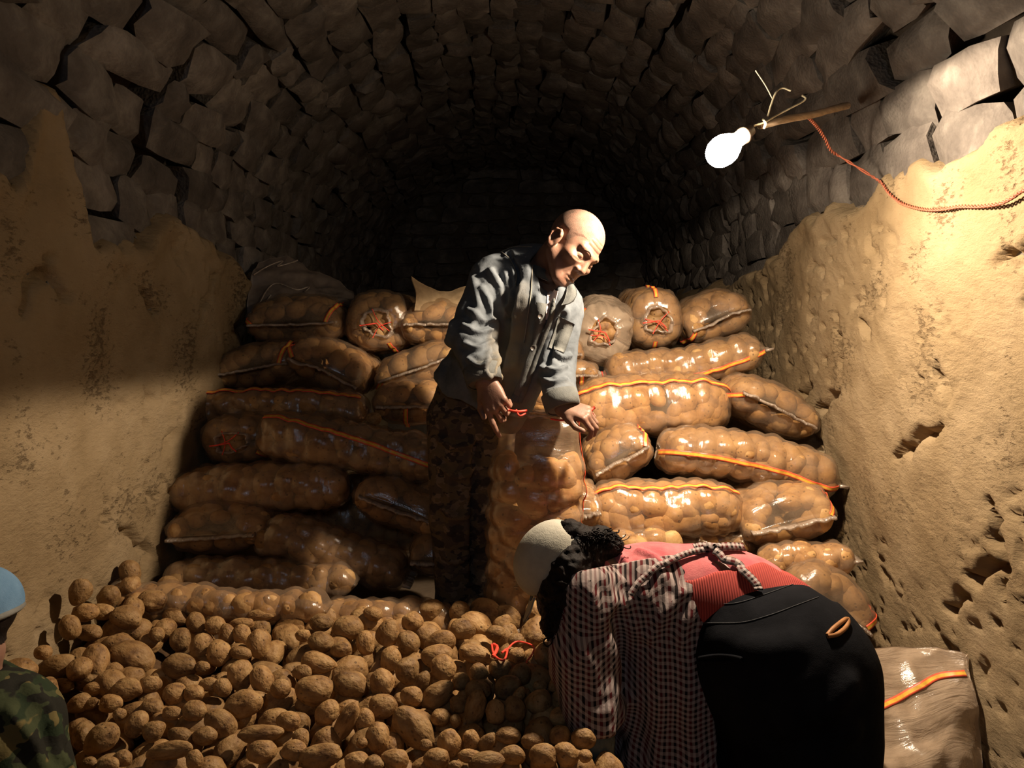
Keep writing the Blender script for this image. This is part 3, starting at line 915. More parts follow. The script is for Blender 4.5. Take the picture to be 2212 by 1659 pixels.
# --- right half of the stack, in the light of the bulb
sack('E', (1478, 630, 1640, 755), 'glossy potato sack at the top right of the stack, sewn seam rising to the wall', ang=-22, Y=3.62, seed=1, stripes=[(200, 0.0, 0.35, 0)])
sack('T', (1355, 622, 1487, 768), 'round sack in the lit top row, its open mouth tied with red string', Y=3.6, seed=2, stripes=[(268, 0.02, 0.6, 0), (92, 0.02, 0.4, 0)])
sack('T', (1236, 645, 1372, 797), 'half empty crumpled sack with knotted red string beside the man\'s chest', Y=3.52, seed=3, crumple=0.7, filmmat='film_dense', ang=18, stripes=[(150, 0.05, 0.5, 30)], npot=False)
sack('L', (1303, 736, 1652, 852), 'long sack under the tied round sack, its right end rising to a point', ang=-9, Y=3.44, seed=4, stripes=[(205, 0.5, 0.98, -22)], bend=-0.02)
sack('E', (1222, 783, 1296, 838), 'small sack corner with a stripe poking out behind the man\'s left sleeve', Y=3.40, seed=5, stripes=[(268, 0.0, 0.3, 0)], psize=0.034)
sack('L', (1228, 805, 1578, 957), 'big long sack with wavy yellow stripe along its upper side, beside the man\'s left hand', ang=-3, Y=3.22, seed=6, stripes=[(136, 0.02, 0.98, -8)], bend=0.01, tuft=1, e0='round', e1='tied', seams=())
sack('E', (1575, 822, 1792, 952), 'sack by the right wall with its sewn seam sloping down to the wall', ang=24, Y=3.22, seed=7, stripes=[(190, 0.0, 0.4, 0)])
sack('E', (1262, 927, 1424, 1062), 'sack end with seam slanting up, between the held sack and the longest lit sack', ang=-30, Y=3.02, seed=8, stripes=[(20, 0.0, 0.4, 0)])
sack('L', (1412, 920, 1812, 1064), 'longest sack of the lit stack, sagging, a yellow stripe along its middle', ang=9, Y=3.0, seed=9, stripes=[(172, 0.0, 0.98, 22)], bend=0.03, e0='round', e1='seam', tuft=-1)
sack('L', (1243, 1040, 1606, 1170), 'long sack lit bright with a stripe along its top edge, below the longest sack', ang=-1, Y=2.84, seed=10, stripes=[(122, 0.03, 0.95, -6)], bend=0.012, e0='tied', e1='tied', seams=(), tuft=1)
sack('E', (1605, 1060, 1826, 1206), 'round bulging sack end by the right wall, its seam low and slanting', ang=-14, Y=2.80, seed=11, stripes=[(15, 0.0, 0.35, 0)])
sack('L', (1318, 1146, 1470, 1205), 'sack top showing just above the bent woman\'s dark hair', Y=2.74, seed=12, tuft=-1, seams=(), e0='round', e1='round')
sack('L', (1640, 1172, 1838, 1250), 'shadowed sack squeezed low against the right wall, above the woman\'s hips', ang=-4, Y=2.72, seed=13, e0='round', tuft=-1)
sack('L', (1455, 1150, 1625, 1205), 'dark sack in the gap behind the woman\'s apron knot', Y=2.86, seed=14, tuft=-1, e0='round', seams=())
sack('E', (1705, 1240, 1917, 1402), 'lowest sack at the right wall behind the woman\'s trousers, sloping down', ang=32, Y=2.56, seed=15, stripes=[(25, 0.0, 0.3, 0)])
sack('L', (1085, 1318, 1300, 1412), 'glossy sack lying on the heap under the foot of the held sack', ang=-14, Y=2.50, seed=16, tuft=-1, e0='round', seams=())
sack('L', (1120, 826, 1245, 896), 'sack seen in the gap between the man\'s two hands', Y=3.15, seed=17, tuft=-1, e0='round', seams=())
sack('E', (1225, 1068, 1305, 1158), 'narrow sack end with a stripe, wedged between the held sack and the lit stack', Y=2.78, seed=18, stripes=[(255, 0.0, 0.3, 0)], psize=0.034)
sack('E', (1190, 735, 1262, 800), 'sack end hidden mostly by the man\'s left upper arm', Y=3.46, seed=19, psize=0.034)

# --- left half of the stack, in the man's shadow
sack('E', (522, 640, 738, 757), 'top row sack by the left wall with a bright stripe and straight sewn seam', ang=-2, Y=3.60, seed=21, stripes=[(32, 0.0, 0.4, 0), (170, 0.0, 0.1, 0)])
sack('T', (733, 634, 897, 767), 'tied round sack in the top row of the dark stack, potatoes showing in its mouth', Y=3.60, seed=22, stripes=[(290, 0.02, 0.5, 0)])
sack('E', (862, 652, 1010, 752), 'top row sack behind the man\'s right shoulder', Y=3.56, seed=23)
sack('E', (444, 742, 641, 852), 'second row sack against the left wall, stripe near its right side', ang=-10, Y=3.46, seed=24, stripes=[(40, 0.0, 0.4, 0)])
sack('E', (604, 738, 800, 860), 'second row sack whose shiny seam droops down to the right', ang=24, Y=3.44, seed=25, stripes=[(165, 0.0, 0.12, 0)])
sack('E', (796, 745, 1000, 852), 'second row sack beside the man\'s elbow, seam rising to the right', ang=-20, Y=3.44, seed=26, stripes=[(195, 0.0, 0.15, 0)])
sack('L', (428, 842, 802, 915), 'long flattened sack with blue white glints and a stripe along its top', ang=1, Y=3.30, seed=27, stripes=[(122, 0.05, 0.95, 4)], bend=0.012, e0='seam', seams=(0,), e1='round', tuft=-1)
sack('E', (798, 830, 985, 928), 'sack at the man\'s right hip in the dark stack with a stripe under it', Y=3.30, seed=28, stripes=[(262, 0.0, 0.2, 0)])
sack('T', (412, 898, 585, 1012), 'sack against the left wall with a torn open mouth', Y=3.14, seed=29, stripes=[(330, 0.02, 0.4, 0)])
sack('L', (548, 895, 965, 1040), 'long thick sack of the dark stack with a stripe running down to the right', ang=9, Y=3.06, seed=30, stripes=[(120, 0.05, 0.98, 62)], e0='round', tuft=-1, seams=())
sack('L', (372, 1002, 765, 1117), 'long dark sack with a pointed left end at the wall', ang=-2, Y=2.98, seed=31, e0='seam', seams=(0,), e1='round', tuft=-1)
sack('E', (745, 1040, 965, 1172), 'dark sack end with a seam slanting down towards the man\'s knee', ang=22, Y=2.94, seed=32)
sack('L', (640, 1030, 985, 1200), 'dark sack deep in the gap between the longer sacks of the dark stack', ang=3, Y=3.22, seed=40, e0='round', tuft=-1, seams=())
sack('E', (342, 1108, 568, 1217), 'wide dark sack end at the foot of the left wall, seam across its middle', ang=-3, Y=2.84, seed=33)
sack('L', (548, 1110, 900, 1262), 'long dark sack slumping down at its right end', ang=17, Y=2.84, seed=34, e0='round', tuft=-1, bend=0.03)
sack('E', (878, 1165, 1010, 1262), 'small dark sack end beside the man\'s shins', Y=2.86, seed=35, psize=0.036)
sack('L', (350, 1212, 780, 1290), 'nearly black long sack just above the back edge of the potato heap', Y=2.74, seed=36, e0='round', tuft=-1, seams=())
sack('L', (215, 1262, 720, 1345), 'flat translucent sack lying along the back edge of the potato heap', ang=3, Y=2.42, seed=37, e0='round', tuft=-1, seams=())
sack('L', (690, 1298, 990, 1378), 'dark sack at the man\'s feet behind the potato heap', ang=2, Y=2.50, seed=38, e0='round', tuft=-1, seams=())
sack('E', (880, 1048, 985, 1140), 'dark sack with a torn edge beside the man\'s thigh', Y=3.02, seed=39, stripes=[(270, 0.0, 0.2, 0)], psize=0.034)

# --- the sack the man holds up by its two corners
def held_sack():
    b = A(1150, 1352, 2.46); tp = A(1168, 898, 2.40)
    a = tp - b; L = np.linalg.norm(a); a /= L
    wv = np.array([0.97, -0.10, 0.0]); wv -= a * (wv @ a); wv /= np.linalg.norm(wv); h = np.cross(a, wv)
    if h[1] > 0: h = -h; wv = -wv
    s = Sack((b + tp) / 2 + np.array([0, 0.09, 0]), a, wv, h, L, 0.305, 0.25, 'seam', 'held', seed=44, prange=(0.04, 0.80), flat=0.95, e0len=0.12, e1len=0.45, crumple=0.10, psize=0.044, bump=0.022)
    root = s.build('potato_sack', 'filled sack that the man holds upright by its two top corners', stripes=[(4 if wv[0] > 0 else 176, 0.35, 1.0, 8)], seams=(0,), group='sacks being filled', nu=84, nv=64)
    # rim of the open top with the red draw strings
    nn = 64; thr = np.linspace(0, 2 * np.pi, nn, endpoint=False)
    R = s.film(np.full(nn, 1.0), thr)
    V, F = tube(np.vstack([R, R[:2]]), 0.0045, 6)
    V = V + 0.006 * np.stack([vnoise(V * 60, 1), vnoise(V * 60, 2), vnoise(V * 60, 3)], -1)
    obj('rolled_rim', V, F, MAT['seam'], parent=root, uv=np.stack([V[:, 0], V[:, 2]], -1))
    cen = R.mean(0)
    st = [tube([A(1098, 886, 2.37), A(1118, 889, 2.36), A(1138, 887, 2.37)], 0.004, 6, 12),
          tube([A(1115, 885, 2.37), A(1122, 898, 2.35), A(1136, 893, 2.36)], 0.003, 6, 12),
          tube([A(1190, 905, 2.36), A(1215, 908, 2.345), A(1240, 902, 2.34)], 0.003, 6, 12)]
    vv, ff = join(st); obj('draw_string', vv, ff, MAT['string'], parent=root)
    vv, ff = join([tube([A(1244, 905, 2.33), A(1262, 897, 2.33), A(1284, 880, 2.35)], 0.005, 6, 10), tube([A(1246, 909, 2.33), A(1264, 904, 2.33), A(1280, 893, 2.34)], 0.006, 6, 10)])
    obj('strap', vv, ff, MAT['string'], parent=root)
    return root
held_sack()

# --- crumpled empty sack at the lower right
def sheet(rows, nu, nv, thick, amp, seed, name, mat, label, cat, group=None, freq=9.0, uvs=1.0, parent=None):
    """a cloth or film sheet through rows of world points, with real thickness"""
    G = np.array([resample(r, nv) for r in rows])
    G = np.stack([resample(G[:, j], nu) for j in range(nv)], 1)
    du = np.gradient(G, axis=0); dv = np.gradient(G, axis=1); N = np.cross(du, dv); N /= np.linalg.norm(N, axis=-1, keepdims=True) + 1e-9
    G = G + N * (amp * (0.7 * fbm(G * freq, 3, seed) + 0.5 * (1 - 2 * np.abs(vnoise(G * freq * 1.7, seed + 3)))))[..., None]
    du = np.gradient(G, axis=0); dv = np.gradient(G, axis=1); N = np.cross(du, dv); N /= np.linalg.norm(N, axis=-1, keepdims=True) + 1e-9
    V = np.concatenate([(G + N * thick / 2).reshape(-1, 3), (G - N * thick / 2).reshape(-1, 3)])
    f = grid_faces(nu, nv); k = nu * nv
    I = np.arange(k).reshape(nu, nv)
    bd = np.concatenate([I[:, 0], I[-1, 1:], I[-2::-1, -1], I[0, -2:0:-1]])
    side = np.stack([bd, np.roll(bd, -1), np.roll(bd, -1) + k, bd + k], -1)
    F = np.concatenate([f, f[:, ::-1] + k, side])
    uu, vv = np.meshgrid(np.linspace(0, uvs, nu), np.linspace(0, uvs, nv), indexing='ij')
    uv = np.tile(np.stack([uu, vv], -1).reshape(-1, 2), (2, 1))
    if parent is not None: return obj(name, V, F, mat, parent=parent, uv=uv), G, N
    o = obj(name, V, F, mat, uv=uv)
    if label: tag(o, label, cat, group)
    return o, G, N
es_root = empty('empty_sack', A(1980, 1690, 2.0))
tag(es_root, 'crumpled near empty plastic sack with a yellow stripe, at the foot of the right wall', 'sack', 'sacks being filled')
rows = [[A(1842, 1402, 2.10), A(1965, 1396, 2.12), A(2074, 1408, 2.07), A(2088, 1420, 2.05)],
        [A(1838, 1500, 1.99), A(1970, 1490, 2.01), A(2080, 1470, 2.02), A(2104, 1500, 2.00)],
        [A(1836, 1600, 1.89), A(1960, 1600, 1.90), A(2068, 1560, 1.94), A(2112, 1590, 1.97)],
        [A(1830, 1740, 1.78), A(1950, 1745, 1.79), A(2040, 1720, 1.84), A(2124, 1720, 1.92)],
        [A(1830, 2300, 1.70), A(1950, 2300, 1.74), A(2060, 2300, 1.82), A(2120, 2300, 1.90)]]
eo, G, N = sheet(rows, 90, 70, 0.004, 0.016, 5, 'film', MAT['film_dense'], None, None, parent=es_root, freq=8, uvs=0.5)
bv = bvh_of(G.reshape(-1, 3), grid_faces(90, 70))
P, Nn = on_surface(bv, [(1868, 1545), (1930, 1515), (1985, 1485), (2030, 1462), (2084, 1456)], 40, 0.004)
V, F, mi = ribbon(P, Nn, 0.018, 0.0012, 4)
obj('stripe', V, F, [MAT['red'], MAT['yellow'], MAT['yellow'], MAT['red']], parent=es_root, mat_idx=mi)
# its back side, folded against the wall
brows = [[A(1850, 1404, 2.14), A(1960, 1398, 2.16), A(2070, 1410, 2.10), A(2092, 1424, 2.06)], [A(1850, 1560, 2.10), A(1960, 1560, 2.12), A(2070, 1560, 2.08), A(2114, 1580, 1.99)],
         [A(1850, 1740, 2.05), A(1960, 1740, 2.06), A(2070, 1740, 2.03), A(2124, 1730, 1.95)], [A(1850, 2300, 1.98), A(1960, 2300, 2.0), A(2070, 2300, 1.98), A(2120, 2300, 1.93)]]
sheet(brows, 30, 30, 0.004, 0.012, 9, 'back_film', MAT['film_dense'], None, None, parent=es_root, freq=8, uvs=0.5)

# --- cloth and empty bags on top of the stack
MAT['burlap'] = noise_mat('burlap_cloth', [(0.24, 0.16, 0.085), (0.36, 0.25, 0.14)], 30, bump=0.3, bscale=220, bdist=0.002)
rows = [[A(889, 597, 3.45), A(925, 622, 3.5), A(965, 632, 3.55), A(1020, 612, 3.55)], [A(897, 640, 3.42), A(930, 650, 3.45), A(970, 650, 3.5), A(1020, 640, 3.5)],
        [A(895, 672, 3.40), A(930, 672, 3.42), A(970, 668, 3.45), A(1020, 662, 3.45)]]
sheet(rows, 24, 36, 0.004, 0.012, 15, 'burlap_cloth', MAT['burlap'], 'tan cloth with one pointed corner standing up behind the man\'s shoulder', 'cloth')
MAT['dark_bag'] = noise_mat('dark_empty_bag', [(0.10, 0.075, 0.06), (0.17, 0.13, 0.10)], 20, rough=0.5, bump=0.3, bscale=60, bdist=0.004, spec=0.4)
bag = empty('empty_bag', A(650, 660, 3.6)); tag(bag, 'dark empty bag folded on top of the stack in the upper left corner', 'bag')
rows = [[A(560, 572, 3.75), A(620, 560, 3.8), A(690, 590, 3.85), A(765, 625, 3.85)], [A(540, 612, 3.66), A(620, 605, 3.7), A(690, 622, 3.75), A(765, 645, 3.75)],
        [A(530, 690, 3.58), A(610, 650, 3.6), A(690, 650, 3.62), A(760, 668, 3.62)]]
_, G, N = sheet(rows, 34, 44, 0.004, 0.02, 25, 'film', MAT['dark_bag'], None, None, parent=bag)
bv = bvh_of(G.reshape(-1, 3), grid_faces(34, 44))
st = []
for pts in ([(548, 595), (590, 572), (612, 566), (600, 578), (650, 562)], [(537, 682), (560, 660), (578, 628), (600, 614), (640, 628), (668, 622), (660, 632)], [(540, 684), (566, 668), (585, 640)]):
    P, _ = on_surface(bv, pts, 26, 0.006)
    if len(P) > 3: st.append(tube(P, 0.0035, 6))
if st:
    vv, ff = join(st); obj('hem', vv, ff, MAT['seam'], parent=bag, uv=np.stack([vv[:, 0], vv[:, 2]], -1))
# ------------------------------------------------------------------ the loose potato heap
def heap_z(Y): return 0.69 + 0.124 * (Y - 1.65)
hx = np.linspace(-1.2, 0.42, 34); hy = np.linspace(1.15, 2.56, 34)
X, Yg = np.meshgrid(hx, hy, indexing='ij')
Z = heap_z(Yg) - 0.17 + 0.14 * np.clip((-0.92 - X) / 0.25, 0, 1)
Z = Z * np.clip((0.42 - X) / 0.14, 0, 1) ** 0.5 * np.clip((Yg - 1.15) / 0.25, 0, 1) ** 0.5
Z = Z + 0.02 * vnoise(np.stack([X * 14, Yg * 14, X * 0], -1), 2)
MAT['heap'] = noise_mat('heap_soil', [(0.07, 0.038, 0.018), (0.16, 0.085, 0.04)], 22, bump=0.8, bscale=40, bdist=0.02)
hp = obj('heap_core', np.stack([X, Yg, Z], -1).reshape(-1, 3), grid_faces(34, 34), MAT['heap'], origin=(-0.4, 1.9, 0.0))
tag(hp, 'earthy inside of the potato heap seen between the potatoes', 'heap', kind='stuff')

POT_HI = []
for i in range(14):
    me = mesh('potato', potato_shape(ICO_H if i < 14 else ICO_L, 700 + i, 1.0), ICO_HF, MAT['potato'])
    POT_HI.append(me)
Z7 = [(630,140,65,48,10),(735,265,95,82,-65),(895,195,72,70,0),(1225,245,85,72,0),(290,200,80,60,0),(465,235,105,85,0),(165,285,52,45,0),(290,330,90,70,10),(420,380,75,55,-15),(580,340,88,65,80),(270,465,122,72,10),(865,335,90,75,60),(1080,330,110,82,-20),(1060,425,112,80,-5),(755,440,80,70,70),(860,520,95,85,80),(1100,505,92,85,80),(1310,410,118,65,15),(1445,270,68,55,0),(1585,320,58,48,0),(1580,415,62,55,0),(1710,300,68,55,-10),(1785,415,95,85,70),(1480,510,85,75,0),(1610,540,76,74,0),(1335,530,68,62,0),(165,530,66,55,0),(245,650,135,98,0),(480,610,122,92,15),(690,595,95,88,80),(950,600,88,52,-60),(890,690,76,72,0),(1060,680,125,78,-35),(1215,590,62,60,0),(1330,650,86,70,0),(1530,630,98,82,-30),(1310,765,120,72,-75),(1200,735,66,64,0),(1735,730,92,88,0),(1860,620,68,55,0),(1875,705,72,62,-40),(1570,780,86,78,70),(1445,790,85,70,80),(700,755,97,84,-10),(905,900,172,108,48),(450,860,152,66,-62),(325,800,98,76,-50),(1080,830,68,60,0),(1180,855,46,38,80),(665,960,108,84,80),(1140,1000,100,84,80),(1285,975,70,62,80),(1390,990,72,50,-50),(1530,950,92,58,5),(1885,820,90,60,-12),(1870,950,76,68,0),(2030,970,86,74,0),(1555,1080,92,68,0),(1690,985,76,54,0),(1765,1085,94,88,0),(1915,1075,90,78,35),(2040,1085,48,44,0),(1050,1105,88,78,0),(1390,1125,126,72,-10),(1265,1085,72,48,0),(285,1090,158,92,-14),(155,975,76,58,80),(110,1050,88,70,0),(80,860,76,64,0),(40,610,60,50,80),(575,840,76,68,80),(1990,790,82,72,70),(1880,500,70,60,80),(1985,670,50,44,0),(1175,1150,48,34,0),(560,1000,40,34,0),(985,1010,44,38,0),(1600,680,60,40,-60),(1740,620,50,40,0),(520,1120,90,70,0),(780,1110,95,75,15),(640,1140,70,60,0)]
Z8 = [(548,245,96,74,-65),(575,390,92,64,-5),(700,385,92,58,5),(855,405,66,56,0),(475,490,86,74,80),(610,525,90,60,0),(1020,375,150,88,40),(1225,335,82,80,0),(1430,330,112,58,5),(935,505,96,90,0),(1070,540,56,54,0),(1230,580,86,78,80),(1370,620,96,72,-65),(905,700,166,112,25),(1230,755,122,84,5),(1495,665,96,84,80),(1645,665,76,46,10),(1385,760,50,40,0),(1335,460,76,66,80),(1470,480,72,64,0),(1550,540,76,58,80),(1650,540,76,64,80),(1650,465,82,44,0),(1770,600,106,84,80),(1785,405,96,44,0),(290,660,62,54,0),(400,760,140,88,0),(640,910,76,48,-10),(870,915,106,78,-5),(1190,945,80,74,0),(1325,940,72,60,0),(1640,820,110,88,80),(1790,850,100,78,70),(1660,1020,132,98,-20),(1505,1150,122,98,35),(1325,1060,86,74,0),(1180,1075,72,48,0),(1775,1215,162,64,-5),(1970,1130,88,68,0),(925,1155,102,76,-60),(1050,1195,82,72,-30),(695,1250,134,96,-35),(1165,1330,164,68,-10),(1780,1340,106,80,0),(1330,1400,72,60,80),(835,1385,68,60,0),(735,1430,76,56,0),(610,1420,52,44,0),(815,1085,46,42,0),(1915,910,72,68,0),(700,640,110,80,-40),(560,700,90,70,10),(760,800,90,66,-30),(430,890,80,56,0),(540,1010,90,64,-20),(620,1010,60,40,-30),(1430,880,70,52,0),(1020,880,80,60,0),(1040,1040,80,66,0),(760,1010,80,62,0),(1400,1230,84,64,0),(1230,1230,84,60,10),(600,840,110,84,0),(1520,900,70,60,60)]
PIN = [(600 + x / 3.072, 1280 + y / 3.072, a / 3.072, b / 3.072, g) for x, y, a, b, g in Z7] + [(x / 3.16, 1200 + y / 3.16, a / 3.16, b / 3.16, g) for x, y, a, b, g in Z8]
POT_LABEL = {(680, 1492): 'knobby two lobed potato in the middle of the heap', (1026, 1413): 'long potato lying just below the tangled red string', (746, 1560): 'long slim potato slanting steeply near the front middle of the heap',
             (945, 1501): 'long kidney shaped potato right of the middle of the heap', (1026, 1529): 'long potato standing on end in the right part of the heap', (1052, 1646): 'wide oval potato at the front edge, right of the largest potato',
             (562, 1584): 'long flat potato lying level in the front left part of the heap', (369, 1621): 'long slim potato at the front left edge of the heap', (220, 1596): 'big oval potato beside the helper\'s camouflaged shoulder',
             (476, 1564): 'big smooth oval potato tilting down to the right, front left of the heap', (1035, 1453): 'round potato lying under the middle of the red string',
             (897, 1573): 'largest potato at the front of the heap, long and dented', (286, 1421): 'big smooth egg shaped potato on the left side of the heap',
             (173, 1277): 'potato leaning high on the left mud wall above the heap', (523, 1319): 'long dark potato at the back left of the heap with a hollow in its side',
             (805, 1325): 'lone potato with a stalk at the back edge of the heap', (693, 1635): 'large oval potato with a pale shiny patch at the front edge of the heap'}
prng = np.random.default_rng(5)
pots = []
for (px, py, ra, rb, an) in PIN:
    d = np.array(ray(px, py)); o = np.array(CAM)
    Y = (0.69 - 0.124 * 1.65 - CAMZ) / (d[2] - 0.124 * d[1]) * d[1]
    lim = 1.155 * d[1] / abs(d[0]) if abs(d[0]) > 1e-6 else 9
    Y = min(Y, lim, 2.5)
    p = o + d * Y / d[1]
    a_, b_ = ra * Y / FPX, rb * Y / FPX
    c_ = b_ * prng.uniform(0.85, 1.0)
    p = p + d / np.linalg.norm(d) * c_ * 0.45
    g = math.radians(-an)
    right, up = np.array(CR), np.array(CU)
    u = right * math.cos(g) + up * math.sin(g); v = -right * math.sin(g) + up * math.cos(g); wv = np.cross(u, v)
    if prng.random() < 0.5: u = -u; v = -v
    lab = None
    for (lx, ly), t in POT_LABEL.items():
        if abs(px - lx) < 7 and abs(py - ly) < 7: lab = t
    pots.append((p, np.stack([u * a_, v * b_, wv * c_], 1), lab))
# the lower layers that show in the gaps
pin_xyz = np.array([p[0] for p in pots])
fill = []
for layer, dz in ((0, -0.060), (1, -0.115)):
    for gx in np.arange(-1.16, 0.34, 0.082):
        for gy in np.arange(1.36, 2.48, 0.080):
            x = gx + prng.uniform(-0.02, 0.02) + 0.04 * layer; y = gy + prng.uniform(-0.02, 0.02) + 0.03 * layer
            z = heap_z(y) + dz + prng.uniform(-0.012, 0.012) + 0.14 * np.clip((-0.92 - x) / 0.25, 0, 1)
            s = prng.uniform(0.030, 0.044)
            _pp = np.array([x, y, z]) - np.array(CAM); _px = CX + FPX * _pp[0] / (_pp @ np.array(CF)); _py = CY - FPX * (_pp @ np.array(CU)) / (_pp @ np.array(CF))
            if _px > 1175 + (_py - 1340) * 0.52: continue
            if np.linalg.norm(pin_xyz - [x, y, z], axis=1).min() < 0.042: continue
            q = prng.normal(size=(3, 3)); Q, _ = np.linalg.qr(q)
            if np.linalg.det(Q) < 0: Q[:, 0] *= -1
            fill.append((np.array([x, y, z]), Q * np.array([s * 1.25, s, s * 0.9]), None))
# which of the lower ones show at all: a coarse depth buffer
def visible(plist):
    W_, H_ = 277, 208; zb = np.full((H_, W_), 9.0); ib = np.full((H_, W_), -1)
    for i, (p, M, _) in enumerate(plist):
        d = p - np.array(CAM); yc = d @ np.array(CF); x = (CX + FPX * d[0] / yc) / 8; y = (CY - FPX * (d @ np.array(CU)) / yc) / 8
        r = np.linalg.norm(M, axis=0).mean() * FPX / yc / 8
        x0, x1, y0, y1 = int(max(0, x - r)), int(min(W_ - 1, x + r)), int(max(0, y - r)), int(min(H_ - 1, y + r))
        if x1 < x0 or y1 < y0: continue
        gx, gy = np.meshgrid(np.arange(x0, x1 + 1), np.arange(y0, y1 + 1))
        dd = ((gx - x) ** 2 + (gy - y) ** 2) / (r * r); m = dd < 1
        zz = yc - np.sqrt(np.clip(1 - dd, 0, 1)) * np.linalg.norm(M, axis=0).mean()
        sub = zb[y0:y1 + 1, x0:x1 + 1]; si = ib[y0:y1 + 1, x0:x1 + 1]
        m &= zz < sub; sub[m] = zz[m]; si[m] = i
    return np.bincount(ib[ib >= 0].ravel(), minlength=len(plist))
cnt = visible(pots + fill)
fo = sorted(range(len(fill)), key=lambda i: -cnt[len(pots) + i])
n_single = 292 - len(pots)
single = pots + [fill[i] for i in fo[:n_single] if cnt[len(pots) + i] > 0]
lump = [fill[i] for i in fo[n_single:]]
for i, (p, M, lab) in enumerate(single):
    o = bpy.data.objects.new('potato', POT_HI[i % len(POT_HI)]); COL.objects.link(o)
    M4 = np.eye(4); M4[:3, :3] = M; M4[:3, 3] = p
    o.matrix_world = Matrix(M4.tolist())
    tag(o, lab or 'brown unwashed potato lying loose in the heap', 'potato', 'loose potatoes of the heap')
if lump:
    vv, ff = join([(POT_LO[i % 7] @ M.T + p, ICO_LF) for i, (p, M, _) in enumerate(lump)])
    tag(obj('potatoes_beneath', vv, ff, MAT['potato_w'], origin=(-0.4, 1.9, 0.5)), 'potatoes of the lower layers, mostly buried under the others', 'potatoes', kind='stuff')
# loose potato resting between two sacks of the dark stack
p = A(808, 904, 3.06)
o = bpy.data.objects.new('potato', POT_HI[3]); COL.objects.link(o)
o.matrix_world = Matrix.Translation(Vector(p)) @ Matrix.Diagonal((0.030, 0.028, 0.027, 1))
tag(o, 'single small potato fallen out between two sacks of the dark stack', 'potato')
# red string dropped on the heap
def HY(px, py):
    d = np.array(ray(px, py)); return (0.69 - 0.124 * 1.65 - CAMZ) / (d[2] - 0.124 * d[1]) * d[1] - 0.05
def hline(pts): return [A(x, y, HY(x, y)) for x, y in pts]
vv, ff = join([tube(hline([(1062, 1392), (1066, 1412), (1078, 1424), (1090, 1424), (1096, 1402), (1084, 1410)]), 0.003, 6, 30),
               tube(hline([(1092, 1408), (1108, 1390), (1124, 1386), (1152, 1396), (1150, 1412), (1137, 1430)]), 0.0025, 6, 30),
               tube(hline([(1066, 1392), (1074, 1398), (1070, 1410), (1064, 1418)]), 0.005, 6, 16)])
tag(obj('red_string', vv, ff, MAT['string']), 'tangled red plastic string lying on the potatoes near the woman\'s arm', 'string')
# ------------------------------------------------------------------ people
def skin_mat():
    m, nt, b, out = new_mat('skin')
    tc = nd(nt, 'ShaderNodeTexCoord')
    n = nd(nt, 'ShaderNodeTexNoise', {'Vector': tc.outputs['Object'], 'Scale': 28.0, 'Detail': 6.0})
    nt.links.new(ramp(nt, n.outputs[0], [(0.3, (0.165, 0.078, 0.051)), (0.55, (0.215, 0.114, 0.076)), (0.75, (0.25, 0.138, 0.094))]), b.inputs['Base Color'])
    b.inputs['Roughness'].default_value = 0.5; b.inputs['Specular IOR Level'].default_value = 0.35
    b.inputs['Subsurface Weight'].default_value = 0.08; b.inputs['Subsurface Radius'].default_value = (0.01, 0.004, 0.002)
    n2 = nd(nt, 'ShaderNodeTexNoise', {'Vector': tc.outputs['Object'], 'Scale': 190.0, 'Detail': 4.0})
    bp = nd(nt, 'ShaderNodeBump', {'Height': n2.outputs[0], 'Strength': 0.18, 'Distance': 0.002})
    nt.links.new(bp.outputs[0], b.inputs['Normal'])
    return m
MAT['skin'] = skin_mat()
def cloth(name, c0, c1, sc=18, weave=420, bump=0.25, rough=0.9):
    m, nt, b, out = new_mat(name)
    tc = nd(nt, 'ShaderNodeTexCoord'); co = tc.outputs['Object']
    n = nd(nt, 'ShaderNodeTexNoise', {'Vector': co, 'Scale': sc, 'Detail': 6.0, 'Roughness': 0.6})
    nt.links.new(ramp(nt, n.outputs[0], [(0.32, c0), (0.68, c1)]), b.inputs['Base Color'])
    b.inputs['Roughness'].default_value = rough; b.inputs['Specular IOR Level'].default_value = 0.15
    w_ = nd(nt, 'ShaderNodeTexNoise', {'Vector': co, 'Scale': weave, 'Detail': 2.0})
    w2 = nd(nt, 'ShaderNodeTexNoise', {'Vector': co, 'Scale': 34.0, 'Detail': 4.0})
    ad = nd(nt, 'ShaderNodeMath', {0: w2.outputs[0], 1: 3.0}, operation='MULTIPLY')
    a2 = nd(nt, 'ShaderNodeMath', {0: ad.outputs[0], 1: w_.outputs[0]}, operation='ADD')
    bp = nd(nt, 'ShaderNodeBump', {'Height': a2.outputs[0], 'Strength': bump, 'Distance': 0.004})
    nt.links.new(bp.outputs[0], b.inputs['Normal'])
    return m
